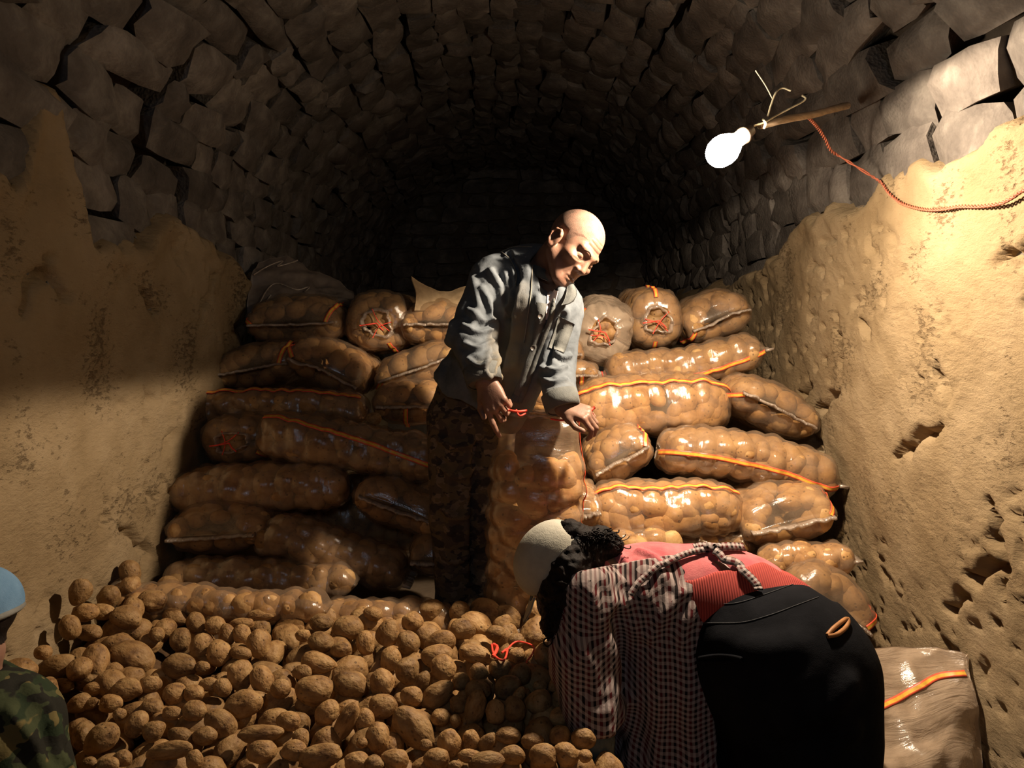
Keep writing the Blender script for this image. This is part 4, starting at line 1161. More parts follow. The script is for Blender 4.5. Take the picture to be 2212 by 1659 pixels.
def jacket_mat():
    m, nt, b, out = new_mat('washed_denim')
    at_ = nd(nt, 'ShaderNodeAttribute', attribute_name='dirt')
    tc = nd(nt, 'ShaderNodeTexCoord'); co = tc.outputs['Object']
    n = nd(nt, 'ShaderNodeTexNoise', {'Vector': co, 'Scale': 14.0, 'Detail': 7.0, 'Roughness': 0.65})
    c = ramp(nt, n.outputs[0], [(0.3, (0.075, 0.084, 0.094)), (0.7, (0.135, 0.148, 0.162))])
    n3 = nd(nt, 'ShaderNodeTexNoise', {'Vector': co, 'Scale': 20.0, 'Detail': 6.0})
    mu = nd(nt, 'ShaderNodeMath', {0: at_.outputs['Fac'], 1: n3.outputs[0]}, operation='MULTIPLY')
    mr = nd(nt, 'ShaderNodeMapRange', {'Value': mu.outputs[0], 'From Min': 0.12, 'From Max': 0.5, 'To Max': 0.85})
    mx = nd(nt, 'ShaderNodeMix', {0: mr.outputs[0], 6: c, 7: (0.17, 0.135, 0.085, 1)}, data_type='RGBA')
    nt.links.new(mx.outputs[2], b.inputs['Base Color'])
    b.inputs['Roughness'].default_value = 0.88; b.inputs['Specular IOR Level'].default_value = 0.15
    w_ = nd(nt, 'ShaderNodeTexNoise', {'Vector': co, 'Scale': 480.0, 'Detail': 2.0})
    bp = nd(nt, 'ShaderNodeBump', {'Height': w_.outputs[0], 'Strength': 0.25, 'Distance': 0.002})
    n4 = nd(nt, 'ShaderNodeTexNoise', {'Vector': co, 'Scale': 26.0, 'Detail': 3.0})
    bq = nd(nt, 'ShaderNodeBump', {'Height': n4.outputs[0], 'Strength': 0.3, 'Distance': 0.012, 'Normal': bp.outputs[0]})
    nt.links.new(bq.outputs[0], b.inputs['Normal'])
    return m
MAT['jacket'] = jacket_mat()
MAT['jacket_trim'] = cloth('jacket_trim', (0.080, 0.082, 0.080), (0.135, 0.135, 0.125))
MAT['seam_thread'] = plain('seam_thread', (0.2, 0.185, 0.155), 0.8, 0.1)
MAT['dark'] = plain('dark_detail', (0.02, 0.016, 0.014), 0.5, 0.3)
MAT['inner'] = cloth('pale_undershirt', (0.55, 0.40, 0.36), (0.68, 0.52, 0.47))
MAT['button'] = plain('button', (0.10, 0.085, 0.075), 0.35, 0.5)

def camo_mat(name, cols, scale):
    m, nt, b, out = new_mat(name)
    tc = nd(nt, 'ShaderNodeTexCoord'); co = tc.outputs['Object']
    prev = None
    for i, c in enumerate(cols):
        off = nd(nt, 'ShaderNodeMapping', {'Vector': co, 'Location': (i * 3.1, i * 1.7, i * 5.3), 'Scale': (1, 1, 1.5)})
        n = nd(nt, 'ShaderNodeTexNoise', {'Vector': off.outputs[0], 'Scale': scale * (1 + 0.25 * i), 'Detail': 2.0, 'Roughness': 0.45})
        if prev is None:
            rgb = nd(nt, 'ShaderNodeRGB'); rgb.outputs[0].default_value = c4(c); prev = rgb.outputs[0]; continue
        st = nd(nt, 'ShaderNodeMapRange', {'Value': n.outputs[0], 'From Min': 0.535, 'From Max': 0.55})
        mx = nd(nt, 'ShaderNodeMix', {0: st.outputs[0], 6: prev, 7: c4(c)}, data_type='RGBA'); prev = mx.outputs[2]
    nt.links.new(prev, b.inputs['Base Color'])
    b.inputs['Roughness'].default_value = 0.9; b.inputs['Specular IOR Level'].default_value = 0.1
    w_ = nd(nt, 'ShaderNodeTexNoise', {'Vector': co, 'Scale': 30.0, 'Detail': 5.0})
    bp = nd(nt, 'ShaderNodeBump', {'Height': w_.outputs[0], 'Strength': 0.4, 'Distance': 0.012})
    nt.links.new(bp.outputs[0], b.inputs['Normal'])
    return m
MAT['camo_man'] = camo_mat('brown_mottled_trousers', [(0.085, 0.06, 0.045), (0.17, 0.12, 0.08), (0.045, 0.035, 0.03), (0.12, 0.085, 0.05)], 15)
MAT['camo'] = camo_mat('green_camouflage', [(0.045, 0.052, 0.025), (0.022, 0.031, 0.016), (0.12, 0.093, 0.037), (0.018, 0.017, 0.013)], 10)

def frame_of(X, U):
    """rows: left, forward, up, from camera-space x (right), y (up), z (towards the lens)"""
    tow = lambda v: v[0] * np.array(CR) + v[1] * np.array(CU) - v[2] * np.array(CF)
    X = np.array(X, float); X /= np.linalg.norm(X); U = np.array(U, float); U -= X * (U @ X); U /= np.linalg.norm(U)
    Fv = np.cross(X, U)                       # left x up = minus forward in a right handed set
    return tow(X), tow(Fv), tow(U)

def head_ops(B, o, fr, s=1.0, brow=True):
    X, Fw, U = fr; R = np.stack([X, Fw, U])
    p = lambda x, y, z: o + s * (X * x + Fw * y + U * z)
    B.ell(p(0, -.016, .034), (.074 * s, .094 * s, .082 * s), R, .012)
    B.ell(p(0, .026, -.022), (.064 * s, .062 * s, .086 * s), R, .02)
    for k in (-1, 1):
        B.cone(p(k * .054, -.002, -.050), p(k * .024, .062, -.096), .022 * s, .020 * s, .022)
        B.ell(p(k * .043, .056, -.022), (.023 * s, .024 * s, .017 * s), R, .016)
        B.cone(p(k * .043, .068, .021), p(k * .010, .084, .016), .011 * s, .010 * s, .012)
    B.ell(p(0, .068, -.099), (.024 * s, .019 * s, .018 * s), R, .014)
    B.ell(p(0, .056, -.066), (.036 * s, .027 * s, .034 * s), R, .016)
    for k in (-1, 1):
        B.cut(p(k * .032, .097, -.001), (.019 * s, .019 * s, .0125 * s), R, .010)
        B.ell(p(k * .031, .0695, -.003), (.0165 * s, .0130 * s, .0105 * s), R, .004)
    B.cone(p(0, .083, .008), p(0, .0965, -.033), .0085 * s, .0118 * s, .009)
    for k in (-1, 1):
        B.ell(p(k * .0145, .0845, -.037), (.0095 * s, .012 * s, .0090 * s), R, .005)
        B.cut(p(k * .008, .092, -.0475), (.0038 * s, .006 * s, .004 * s), R, .003)
    B.cone(p(-.021, .078, -.0685), p(0, .0855, -.0665), .0048 * s, .0060 * s, .005).cone(p(.021, .078, -.0685), p(0, .0855, -.0665), .0048 * s, .0060 * s, .005)
    B.cone(p(-.017, .0785, -.0785), p(.017, .0785, -.0785), .0060 * s, .0060 * s, .005).ell(p(0, .083, -.0785), (.014 * s, .0065 * s, .006 * s), R, .005)
    B.cutcone(p(-.023, .0855, -.0735), p(.023, .0855, -.0735), .0022 * s, .0022 * s, .003).cutcone(p(-.010, .0905, -.0733), p(.010, .0905, -.0733), .0024 * s, .0024 * s, .003)
    # nasolabial furrows
    for k in (-1, 1):
        B.cutcone(p(k * .0235, .0900, -.043), p(k * .036, .0780, -.074), .0030 * s, .0030 * s, .006)
    for k in (-1, 1):                                               # ears: rim, lobe, hollow
        c = np.array([k * .0775, -.012, -.006])
        e = lambda a, b, d: p(c[0] + k * (d * .9 - .001), c[1] + .006 + a * .88, c[2] - .012 + b * .88)
        B.ell(e(0, 0, .002), (.008 * s, .019 * s, .031 * s), R, .006)
        ring = [e(.012 , .018, .008), e(.002, .031, .011), e(-.014, .026, .014), e(-.020, .006, .015), e(-.013, -.016, .012), e(.0, -.030, .008)]
        B.chain([(q, .0048 * s) for q in ring], .004)
        B.cut(e(-.002, .006, .014), (.007 * s, .011 * s, .018 * s), R, .004)
        B.ell(e(.002, -.027, .007), (.0055 * s, .009 * s, .009 * s), R, .004)
    return p

def hand_ops(B, wrist, f, back, k=1, curls=((.25, .5, .4),) * 4, thumb=(0.6, 0.5), s=1.0, spread=0.05):
    """palm with four unequal fingers bending away from `back`, thumb leaving the side; k=+1 puts the thumb on the side f x back"""
    f = f / np.linalg.norm(f); n = back - f * (back @ f); n /= np.linalg.norm(n); sd = np.cross(f, n) * k
    q = lambda a, b, c: wrist + s * (f * a + sd * b + n * c)
    kn = [(.088, .030), (.092, .009), (.086, -.012), (.076, -.031)]
    ln = [(.042, .026, .020), (.046, .029, .021), (.042, .027, .020), (.033, .021, .018)]
    for (a, b) in kn:
        B.cone(q(0.0, b * .55, 0), q(a, b, .002), .0145 * s, .0105 * s, .014)
    B.ell(q(.045, .0, -.004), (.040 * s, .036 * s, .016 * s), np.stack([f, sd, n]), .012)
    B.cone(q(.008, .018, -.006), q(.044, .040, -.012), .016 * s, .0125 * s, .014)
    for i, ((a, b), L) in enumerate(zip(kn, ln)):
        pos = q(a, b, .001); ang = 0.0; r = [.0095, .0098, .0094, .0084][i]
        sp_ = (1.2 - i) * spread
        for j in range(3):
            ang += curls[i][j]
            dv = f * math.cos(ang) - n * math.sin(ang) + sd * sp_ * math.cos(ang)
            nx = pos + dv / np.linalg.norm(dv) * L[j] * s
            B.cone(pos, nx, r * s * (1 - .08 * j), r * s * (.94 - .10 * j), .0025 if j else .006)
            pos = nx
    t0 = q(.044, .040, -.012); a1, a2 = thumb
    d1 = f * math.cos(a1) + sd * math.sin(a1) * .75 - n * math.sin(a1) * .55; d1 /= np.linalg.norm(d1)
    t1 = t0 + d1 * .033 * s
    d2 = f * math.cos(a2) + sd * math.sin(a2) * .4 - n * math.sin(abs(a2)) * .6; d2 /= np.linalg.norm(d2)
    t2 = t1 + d2 * .028 * s
    B.cone(t0, t1, .0115 * s, .0105 * s, .008).cone(t1, t2, .0105 * s, .0085 * s, .003)
    return q

def vcol(o, name, vals):
    ca = o.data.color_attributes.new(name, 'FLOAT_COLOR', 'POINT')
    v = np.zeros((len(o.data.vertices), 4), dtype=np.float32); v[:, :3] = np.asarray(vals)[:, None]; v[:, 3] = 1
    ca.data.foreach_set('color', v.ravel())

# ================================================================== the standing man
HC = A(1237, 534, 2.50)
HF = frame_of((.512, -.349, -.785), (.70, .70, .146))
HX, HFW, HU = HF
MB = Body()
hp_ = head_ops(MB, HC, HF, 1.0)
neck_b = A(1168, 598, 2.58)
MB.cone(hp_(0, -.022, -.055), neck_b, .056, .064, .02)
MB.chain([(A(1085, 598, 2.62), .055), (A(1150, 596, 2.61), .075), (A(1205, 655, 2.51), .05)], .03)
MB.chain([(A(1150, 640, 2.62), .10), (A(1090, 750, 2.70), .105), (A(1030, 860, 2.76), .11)], .03)
MB.chain([(A(1068, 602, 2.58), .055), (A(1022, 730, 2.50), .042), (A(1046, 822, 2.39), .030)], .02)
MB.chain([(A(1217, 662, 2.53), .050), (A(1203, 780, 2.50), .040), (A(1216, 878, 2.36), .028)], .02)
MB.chain([(A(990, 905, 2.74), .09), (A(985, 1120, 2.70), .06), (A(985, 1318, 2.78), .042)], .03)
MB.chain([(A(1052, 905, 2.76), .09), (A(1046, 1120, 2.72), .06), (A(1042, 1318, 2.80), .042)], .03)
tow = lambda x, y, z: x * np.array(CR) + y * np.array(CU) - z * np.array(CF)
hand_ops(MB, A(1051, 823, 2.385), tow(.36, -.91, .20), tow(-.28, .10, .95), k=1,
         curls=((.25, .25, .15), (.75, .9, .5), (.85, 1.0, .6), (.9, 1.0, .6)), thumb=(.75, -.05), s=.98)
hand_ops(MB, A(1216, 878, 2.355), tow(.86, -.30, .40), tow(.10, .80, .60), k=1,
         curls=((.7, .9, .5), (.75, 1.0, .6), (.8, 1.0, .6), (.85, 1.0, .6)), thumb=(.5, .2), s=.92)
mv, mf = sdf_mesh(MB, 0.0027)
MAN_O = np.array([A(1015, 1330, 2.75)[0], 2.75, A(1015, 1345, 2.75)[2]])
man = obj('person', mv, mf, MAT['skin'], origin=MAN_O)
tag(man, 'man with cropped hair in a dusty grey denim jacket, holding up a sack', 'person')

# hair: a close cropped shell over the skull
L = (mv - HC) @ np.stack([HX, HFW, HU]).T
ax_ = np.abs(L[:, 0])
yF = np.where(L[:, 2] > .045, .074 - .50 * np.clip(L[:, 2] - .070, 0, 1) - .30 * np.abs(ax_ - .030), np.interp(L[:, 2], [-.05, -.02, .0, .03, .045], [-.030, -.020, .030, .042, .062]))
zB = np.where(L[:, 1] < -.03, -.062, np.where(L[:, 1] < .006, .016, -.030))
f_ = np.minimum(np.clip((yF - L[:, 1]) / .022, 0, 1), np.clip((L[:, 2] - zB) / .014, 0, 1))
f_ = np.where((ax_ > .0745) & (L[:, 2] < .022) & (L[:, 1] > -.034), 0, f_)
hairline = (f_ > .01) & (np.linalg.norm(L, axis=1) < .16)
mN = np_normals(mv, mf)
hfm = hairline[mf].all(1); used = np.unique(mf[hfm]); rm = np.full(len(mv), -1); rm[used] = np.arange(len(used))
hv = mv[used] + mN[used] * (-0.0012 + 0.0032 * f_[used])[:, None]
def hair_mat():
    m, nt, b, out = new_mat('cropped_grey_hair')
    at_ = nd(nt, 'ShaderNodeAttribute', attribute_name='density')
    tc = nd(nt, 'ShaderNodeTexCoord')
    n = nd(nt, 'ShaderNodeTexNoise', {'Vector': tc.outputs['Object'], 'Scale': 34.0, 'Detail': 7.0, 'Roughness': 0.75})
    ad = nd(nt, 'ShaderNodeMath', {0: at_.outputs['Fac'], 1: n.outputs[0]}, operation='ADD')
    c = ramp(nt, ad.outputs[0], [(0.48, (0.20, 0.106, 0.070)), (0.74, (0.062, 0.045, 0.032)), (1.0, (0.008, 0.007, 0.006))])
    nt.links.new(c, b.inputs['Base Color']); b.inputs['Roughness'].default_value = 0.8
    n2 = nd(nt, 'ShaderNodeTexNoise', {'Vector': tc.outputs['Object'], 'Scale': 600.0, 'Detail': 2.0})
    bp = nd(nt, 'ShaderNodeBump', {'Height': n2.outputs[0], 'Strength': 0.5, 'Distance': 0.002})
    nt.links.new(bp.outputs[0], b.inputs['Normal'])
    return m
MAT['hair_m'] = hair_mat()
hair = obj('hair', hv, rm[mf[hfm]], MAT['hair_m'], parent=man)
Lh = L[used]
vcol(hair, 'density', f_[used] * np.clip(0.80 - 4.5 * (Lh[:, 2] - 0.045) , 0.42, 0.80))
# eyebrows and lash lines
MAT['brow'] = plain('eyebrow_hair', (0.035, 0.022, 0.016), 0.9, 0.05)
bvm = bvh_of(mv, mf)
# furrows of the brow and cheek
fl = []
def local_px(x, y, z):
    q = hp_(x, y, z) - np.array(CAM); yc = q @ np.array(CF)
    return (CX + FPX * (q @ np.array(CR)) / yc, CY - FPX * (q @ np.array(CU)) / yc)
for zz in (.036, .049, .062):
    fl.append(([local_px(x, .09 - 4.5 * x * x - .25 * (zz - .036), zz + .05 * abs(x)) for x in (-.046, -.03, -.012, .008, .024)], -.0011, .0026))
fl.append(([local_px(-.046, .070, -.020), local_px(-.034, .080, -.0185), local_px(-.022, .082, -.014)], -.0010, .0026))
mv = fold(mv, mf, bvm, fl)
man.data.vertices.foreach_set('co', (mv - MAN_O).astype(np.float32).ravel())
for k in (-1, 1):
    pts = [hp_(k * .014, .13, .0175), hp_(k * .028, .13, .0225), hp_(k * .046, .115, .0165)]
    P = []
    for q in resample(pts, 14):
        h_, n_, i_, d_ = bvm.ray_cast(Vector(q), Vector(-HFW))
        if h_ is not None: P.append(np.array(h_))
    V, F = tube(P, 0.0012, 6, None, lambda t: 0.5 + 0.7 * math.sin(math.pi * min(1, t * .8 + .2)))
    e_ = obj('eyebrow', V, F, MAT['brow'], parent=man)
    pts = [hp_(k * .018, .13, -.0075), hp_(k * .031, .13, -.0105), hp_(k * .045, .12, -.0075)]
    P = []
    for q in resample(pts, 12):
        h_, n_, i_, d_ = bvm.ray_cast(Vector(q), Vector(-HFW))
        if h_ is not None: P.append(np.array(h_))
    V, F = tube(P, 0.0009, 5); obj('lash_line', V, F, MAT['brow'], parent=man)

# jacket
JB = Body()
JB.chain([(A(1084, 602, 2.62), .082), (A(1148, 598, 2.60), .097), (A(1203, 655, 2.51), .072)], .05)
JB.chain([(A(1148, 645, 2.585), .132), (A(1084, 750, 2.675), .142), (A(1025, 845, 2.76), .140), (A(1010, 905, 2.78), .140)], .05)
JB.chain([(A(1172, 680, 2.515), .085), (A(1140, 790, 2.54), .072), (A(1110, 862, 2.55), .058), (A(1098, 905, 2.56), .05)], .05)
JB.chain([(A(1066, 604, 2.575), .080), (A(1018, 728, 2.495), .072), (A(1043, 808, 2.40), .052), (A(1047, 828, 2.388), .050)], .022)
JB.chain([(A(1215, 665, 2.53), .068), (A(1200, 785, 2.50), .062), (A(1212, 868, 2.375), .050), (A(1217, 884, 2.355), .046)], .022)
# hem and cuffs are cut off open, and the collar opening
hem_n = A(1010, 905, 2.78) - A(1085, 750, 2.70); hem_n /= np.linalg.norm(hem_n); hem_p = A(1035, 868, 2.7)
cuffs = [(A(1047, 826, 2.389), A(1043, 808, 2.40), .075), (A(1216, 882, 2.356), A(1212, 868, 2.365), .070)]
JV0, JV1 = A(1180, 570, 2.55), A(1196, 640, 2.42)
def jacket_cut(P, d):
    h = (P - hem_p.astype(np.float32)) @ hem_n.astype(np.float32)
    near = np.zeros(len(P), bool)
    for e, i, r in cuffs: near |= np.linalg.norm(P - e.astype(np.float32), axis=1) < r + .06
    wob = 0.010 * np.sin(P[:, 0] * 38 + 1.0)
    d = np.where(near & (h > -0.06), d, np.maximum(d, h + wob))
    for e, i, r in cuffs:
        n = (e - i) / np.linalg.norm(e - i)
        s_ = (P - e.astype(np.float32)) @ n.astype(np.float32); rr = np.linalg.norm(P - e.astype(np.float32), axis=1)
        d = np.where(rr < r + .03, np.maximum(d, s_), d)
    return d
JB.fn(jacket_cut)
JB.cutcone(hp_(0, .0, -.085), A(1176, 602, 2.55), .072, .066, .008)          # neck hole
JB.cutcone(A(1186, 606, 2.47), A(1186, 680, 2.40), .030, .010, .008)         # the open V below the collar
jv, jf = sdf_mesh(JB, 0.0065)
bvj = bvh_of(jv, jf)
folds = [([(1100, 548), (1118, 590), (1112, 640), (1098, 690)], -.011, .008), ([(1060, 585), (1082, 620), (1086, 665)], .012, .012), ([(1090, 590), (1100, 640), (1092, 680)], .010, .010),
         ([(1012, 668), (1040, 690), (1062, 692)], .011, .010), ([(1000, 700), (1030, 716), (1060, 712)], .010, .009), ([(1003, 742), (1030, 750), (1060, 738)], .010, .009),
         ([(1010, 775), (1035, 790), (1062, 778)], .008, .008), ([(1040, 620), (1060, 660), (1062, 690)], .009, .010),
         ([(1066, 700), (1068, 760), (1062, 800)], -.016, .010), ([(1140, 575), (1128, 680), (1110, 790)], .008, .018), ([(1120, 620), (1108, 720), (1080, 830)], .010, .016),
         ([(1098, 690), (1086, 770), (1060, 850)], -.010, .014), ([(1160, 640), (1148, 740), (1120, 840)], .006, .012),
         ([(1170, 792), (1200, 800), (1224, 790)], .009, .008), ([(1168, 815), (1195, 825), (1222, 818)], .008, .008), ([(1200, 760), (1215, 772), (1232, 768)], .008, .008), ([(1185, 848), (1208, 852), (1232, 845)], .006, .007),
         ([(985, 660), (965, 740), (950, 820)], .008, .016), ([(1215, 680), (1200, 730), (1180, 790)], -.010, .010), ([(1020, 600), (1032, 650), (1022, 700)], .007, .012)]
jv = fold(jv, jf, bvj, folds)
jN = np_normals(jv, jf)
jv = jv + jN * (0.0028 * fbm(jv * [18, 18, 26], 3, 9))[:, None]
# dust on the front lower panels
dd = (np.array([np.clip(1 - np.abs((CX + FPX * (v[0]) / v[1]) - (1120 + (640 - (720 - (v[2] - CAMZ) / v[1] * FPX)) * 0.12)) / 75, 0, 1) * np.clip(((720 - (v[2] - CAMZ) / v[1] * FPX) - 560) / 160, 0, 1) for v in jv]))
cu = np.zeros(len(jv))
for e, i, r in cuffs: cu = np.maximum(cu, np.clip(1 - np.linalg.norm(jv - e, axis=1) / .11, 0, 1))
jk = obj('jacket', jv, jf, MAT['jacket'], parent=man); jk['label'] = 'dusty grey denim work jacket'
vcol(jk, 'dirt', np.clip(np.maximum(dd, cu * 0.8) * 1.2, 0, 1))
bvj = bvh_of(jv, jf)
def on_jacket(nm, pts, wd, mat, lift=0.004, n=24, parent=jk, thick=0.002):
    P, Nn = on_surface(bvj, pts, n, lift)
    if len(P) < 3: return None
    V, F, mi = ribbon(P, Nn, wd, thick); return obj(nm, V, F, mat, parent=parent)
on_jacket('placket', [(1168, 655), (1166, 700), (1158, 740), (1143, 790), (1122, 845), (1112, 868)], 0.034, MAT['jacket_trim'])
on_jacket('front_edge', [(1199, 648), (1188, 690), (1172, 735), (1156, 780), (1136, 830), (1122, 868)], 0.016, MAT['jacket_trim'], 0.006)
for nm, pts in (('armhole_seam', [(1084, 545), (1102, 562), (1114, 590), (1114, 618)]), ('shoulder_seam', [(1080, 546), (1110, 534), (1150, 534)]), ('side_seam', [(1150, 560), (1146, 640), (1132, 740)])):
    P, Nn = on_surface(bvj, pts, 20, 0.001)
    if len(P) > 3: V, F = tube(P, 0.0022, 5); obj(nm, V, F, MAT['seam_thread'], parent=jk)
# pocket: a flat patch with its own edge
P, Nn = on_surface(bvj, [(1208, 700), (1208, 712), (1200, 745), (1190, 758)], 12, 0.003)
def patch(bv, corners, nu, nv, lift, name, mat, parent):
    c = np.array(corners, float); V = []; ok = True
    for u in np.linspace(0, 1, nu):
        for v in np.linspace(0, 1, nv):
            q = (c[0] * (1 - u) + c[1] * u) * (1 - v) + (c[3] * (1 - u) + c[2] * u) * v
            p, n = hit(bv, q[0], q[1])
            if p is None: return None
            if n @ np.array(ray(*q)) > 0: n = -n
            V.append(np.concatenate([p, n]))
    V = np.array(V); top = V[:, :3] + V[:, 3:] * lift; bot = V[:, :3] - V[:, 3:] * 0.002
    f = grid_faces(nu, nv); k = nu * nv; I = np.arange(k).reshape(nu, nv)
    bd = np.concatenate([I[:, 0], I[-1, 1:], I[-2::-1, -1], I[0, -2:0:-1]])
    side = np.stack([bd, np.roll(bd, -1), np.roll(bd, -1) + k, bd + k], -1)
    return obj(name, np.concatenate([top, bot]), np.concatenate([f, f[:, ::-1] + k, side]), mat, parent=parent)
patch(bvj, [(1206, 682), (1240, 700), (1218, 764), (1184, 750)], 8, 8, 0.004, 'chest_pocket', MAT['jacket_trim'], jk)
for px, py in ((1166, 682), (1150, 750)):
    p, n = hit(bvj, px, py)
    if p is not None:
        a = np.cross(n, [0, 0, 1.0]); a /= np.linalg.norm(a); b_ = np.cross(n, a); p = p + n * 0.004
        V, F = tube([p, p + n * 0.002, p + n * 0.004], 0.0078, 14); obj('button', V, F, MAT['button'], parent=jk)
# cuffs
for e, i, r in cuffs:
    n = (e - i) / np.linalg.norm(e - i)
    a = np.cross(n, [0.1, 1.0, 0]); a /= np.linalg.norm(a); b_ = np.cross(n, a)
    nn = 40; th = np.linspace(0, 2 * np.pi, nn, endpoint=False); rings = []
    r0 = .0535 if e is cuffs[0][0] else .0505
    for s_, o_ in ((r0 - .004, 0.003), (r0 + .0015, 0.004), (r0 + .003, -.02), (r0 + .004, -.048), (r0 - .006, -.052)):
        rings.append(e + n * o_ + np.multiply.outer(np.cos(th) * s_ * (1 + .03 * np.sin(th * 5)), a) + np.multiply.outer(np.sin(th) * s_, b_))
    obj('cuff', np.concatenate(rings), grid_faces(5, nn, False, True), MAT['jacket_trim'], parent=jk)
# collar: two pointed leaves standing round the neck
MAT['collar'] = MAT['jacket_trim']
def leaf(rows, name):
    o, G, N = sheet(rows, 14, 12, 0.004, 0.002, 77, name, MAT['collar'], None, None, parent=jk, freq=30)
leaf([[A(1164, 530, 2.60), A(1158, 548, 2.57), A(1152, 572, 2.515), A(1147, 592, 2.49)], [A(1176, 546, 2.56), A(1170, 562, 2.53), A(1162, 580, 2.49), A(1156, 596, 2.475)],
      [A(1184, 564, 2.53), A(1181, 578, 2.50), A(1178, 592, 2.465), A(1186, 608, 2.445)]], 'collar_leaf')
leaf([[A(1236, 612, 2.46), A(1243, 622, 2.445), A(1246, 636, 2.42), A(1240, 650, 2.40)], [A(1231, 615, 2.455), A(1235, 627, 2.435), A(1233, 642, 2.41), A(1228, 656, 2.395)],
      [A(1226, 620, 2.455), A(1224, 632, 2.435), A(1220, 647, 2.41), A(1213, 660, 2.395)]], 'collar_leaf')
# undershirt in the open neck
patch(bvj, [(1183, 618), (1206, 630), (1190, 692), (1179, 690)], 8, 10, 0.0035, 'undershirt', MAT['inner'], man)

# trousers and shoes
TB = Body()
TB.chain([(A(1016, 860, 2.77), .125), (A(1018, 915, 2.77), .13)], .04)
TB.chain([(A(990, 905, 2.75), .112), (A(984, 1120, 2.70), .088), (A(984, 1300, 2.77), .070), (A(984, 1318, 2.78), .070)], .02)
TB.chain([(A(1052, 905, 2.77), .105), (A(1048, 1120, 2.73), .084), (A(1043, 1300, 2.79), .068), (A(1043, 1318, 2.80), .068)], .02)
tv, tf = sdf_mesh(TB, 0.008)
bvt = bvh_of(tv, tf)
tv = fold(tv, tf, bvt, [([(950, 950), (985, 965), (1020, 955)], .012, .014), ([(950, 1010), (990, 1030), (1025, 1015)], .012, .014), ([(955, 1100), (985, 1120), (1015, 1105)], .012, .014), ([(960, 1200), (985, 1215), (1010, 1200)], .010, .013), ([(1028, 960), (1022, 1080), (1020, 1250)], -.014, .012), ([(975, 930), (968, 1050), (970, 1150)], .008, .014)])
obj('trousers', tv, tf, MAT['camo_man'], parent=man)
for (ax, ay, aY) in ((985, 1326, 2.78), (1043, 1326, 2.80)):
    SB = Body(); a0 = A(ax, ay, aY)
    SB.cone(a0 + [0, .03, -.02], a0 + [.01, -.13, -.045], .046, .040, .02).cone(a0 + [0, .03, -.05], a0 + [.012, -.15, -.055], .038, .036, .02).cone(a0 + [0, 0.02, .02], a0 + [0, .02, -.03], .046, .046, .02)
    sv_, sf_ = sdf_mesh(SB, 0.008); obj('shoe', sv_, sf_, MAT['dark'], parent=man)

AW = lambda px, py, Y: A(px, py, Y * 0.945)
# ================================================================== the bending woman
def gingham():
    m, nt, b, out = new_mat('red_black_gingham')
    uv = nd(nt, 'ShaderNodeUVMap'); se = nd(nt, 'ShaderNodeSeparateXYZ', {0: uv.outputs[0]})
    def stripe(sock, off=0.0):
        mu = nd(nt, 'ShaderNodeMath', {0: sock, 1: 1 / 0.0125}, operation='MULTIPLY')
        if off: mu = nd(nt, 'ShaderNodeMath', {0: mu.outputs[0], 1: off}, operation='ADD')
        fr = nd(nt, 'ShaderNodeMath', {0: mu.outputs[0]}, operation='FRACT')
        return nd(nt, 'ShaderNodeMath', {0: fr.outputs[0], 1: 0.5}, operation='GREATER_THAN'), mu
    sx, mx_ = stripe(se.outputs[0]); sy, my_ = stripe(se.outputs[1])
    ad = nd(nt, 'ShaderNodeMath', {0: sx.outputs[0], 1: sy.outputs[0]}, operation='ADD')
    hf = nd(nt, 'ShaderNodeMath', {0: ad.outputs[0], 1: 0.5}, operation='MULTIPLY')
    # every second thread group red, the others black
    h2 = nd(nt, 'ShaderNodeMath', {0: mx_.outputs[0], 1: 0.5}, operation='MULTIPLY'); f2 = nd(nt, 'ShaderNodeMath', {0: h2.outputs[0]}, operation='FRACT')
    alt = nd(nt, 'ShaderNodeMath', {0: f2.outputs[0], 1: 0.5}, operation='GREATER_THAN')
    dark = nd(nt, 'ShaderNodeMix', {0: alt.outputs[0], 6: (0.012, 0.008, 0.008, 1), 7: (0.075, 0.011, 0.012, 1)}, data_type='RGBA')
    mid = nd(nt, 'ShaderNodeMix', {0: hf.outputs[0], 6: (0.32, 0.255, 0.235, 1)}, data_type='RGBA'); nt.links.new(dark.outputs[2], mid.inputs[7])
    nt.links.new(mid.outputs[2], b.inputs['Base Color'])
    b.inputs['Roughness'].default_value = 0.9; b.inputs['Specular IOR Level'].default_value = 0.1
    tc = nd(nt, 'ShaderNodeTexCoord')
    n2 = nd(nt, 'ShaderNodeTexNoise', {'Vector': tc.outputs['Object'], 'Scale': 28.0, 'Detail': 4.0})
    bp = nd(nt, 'ShaderNodeBump', {'Height': n2.outputs[0], 'Strength': 0.35, 'Distance': 0.010}); nt.links.new(bp.outputs[0], b.inputs['Normal'])
    return m
MAT['gingham'] = gingham()
MAT['blouse'] = cloth('pink_blouse', (0.40, 0.085, 0.095), (0.50, 0.16, 0.155))
def rib_mat():
    m, nt, b, out = new_mat('red_ribbed_knit')
    tc = nd(nt, 'ShaderNodeTexCoord')
    wv = nd(nt, 'ShaderNodeTexWave', {'Vector': tc.outputs['Object'], 'Scale': 55.0, 'Distortion': 0.4}, wave_type='BANDS', bands_direction='X')
    nt.links.new(ramp(nt, wv.outputs[1], [(0.2, (0.27, 0.022, 0.016)), (0.8, (0.42, 0.048, 0.032))]), b.inputs['Base Color'])
    b.inputs['Roughness'].default_value = 0.85
    bp = nd(nt, 'ShaderNodeBump', {'Height': wv.outputs[1], 'Strength': 0.5, 'Distance': 0.004}); nt.links.new(bp.outputs[0], b.inputs['Normal'])
    return m
MAT['rib'] = rib_mat()
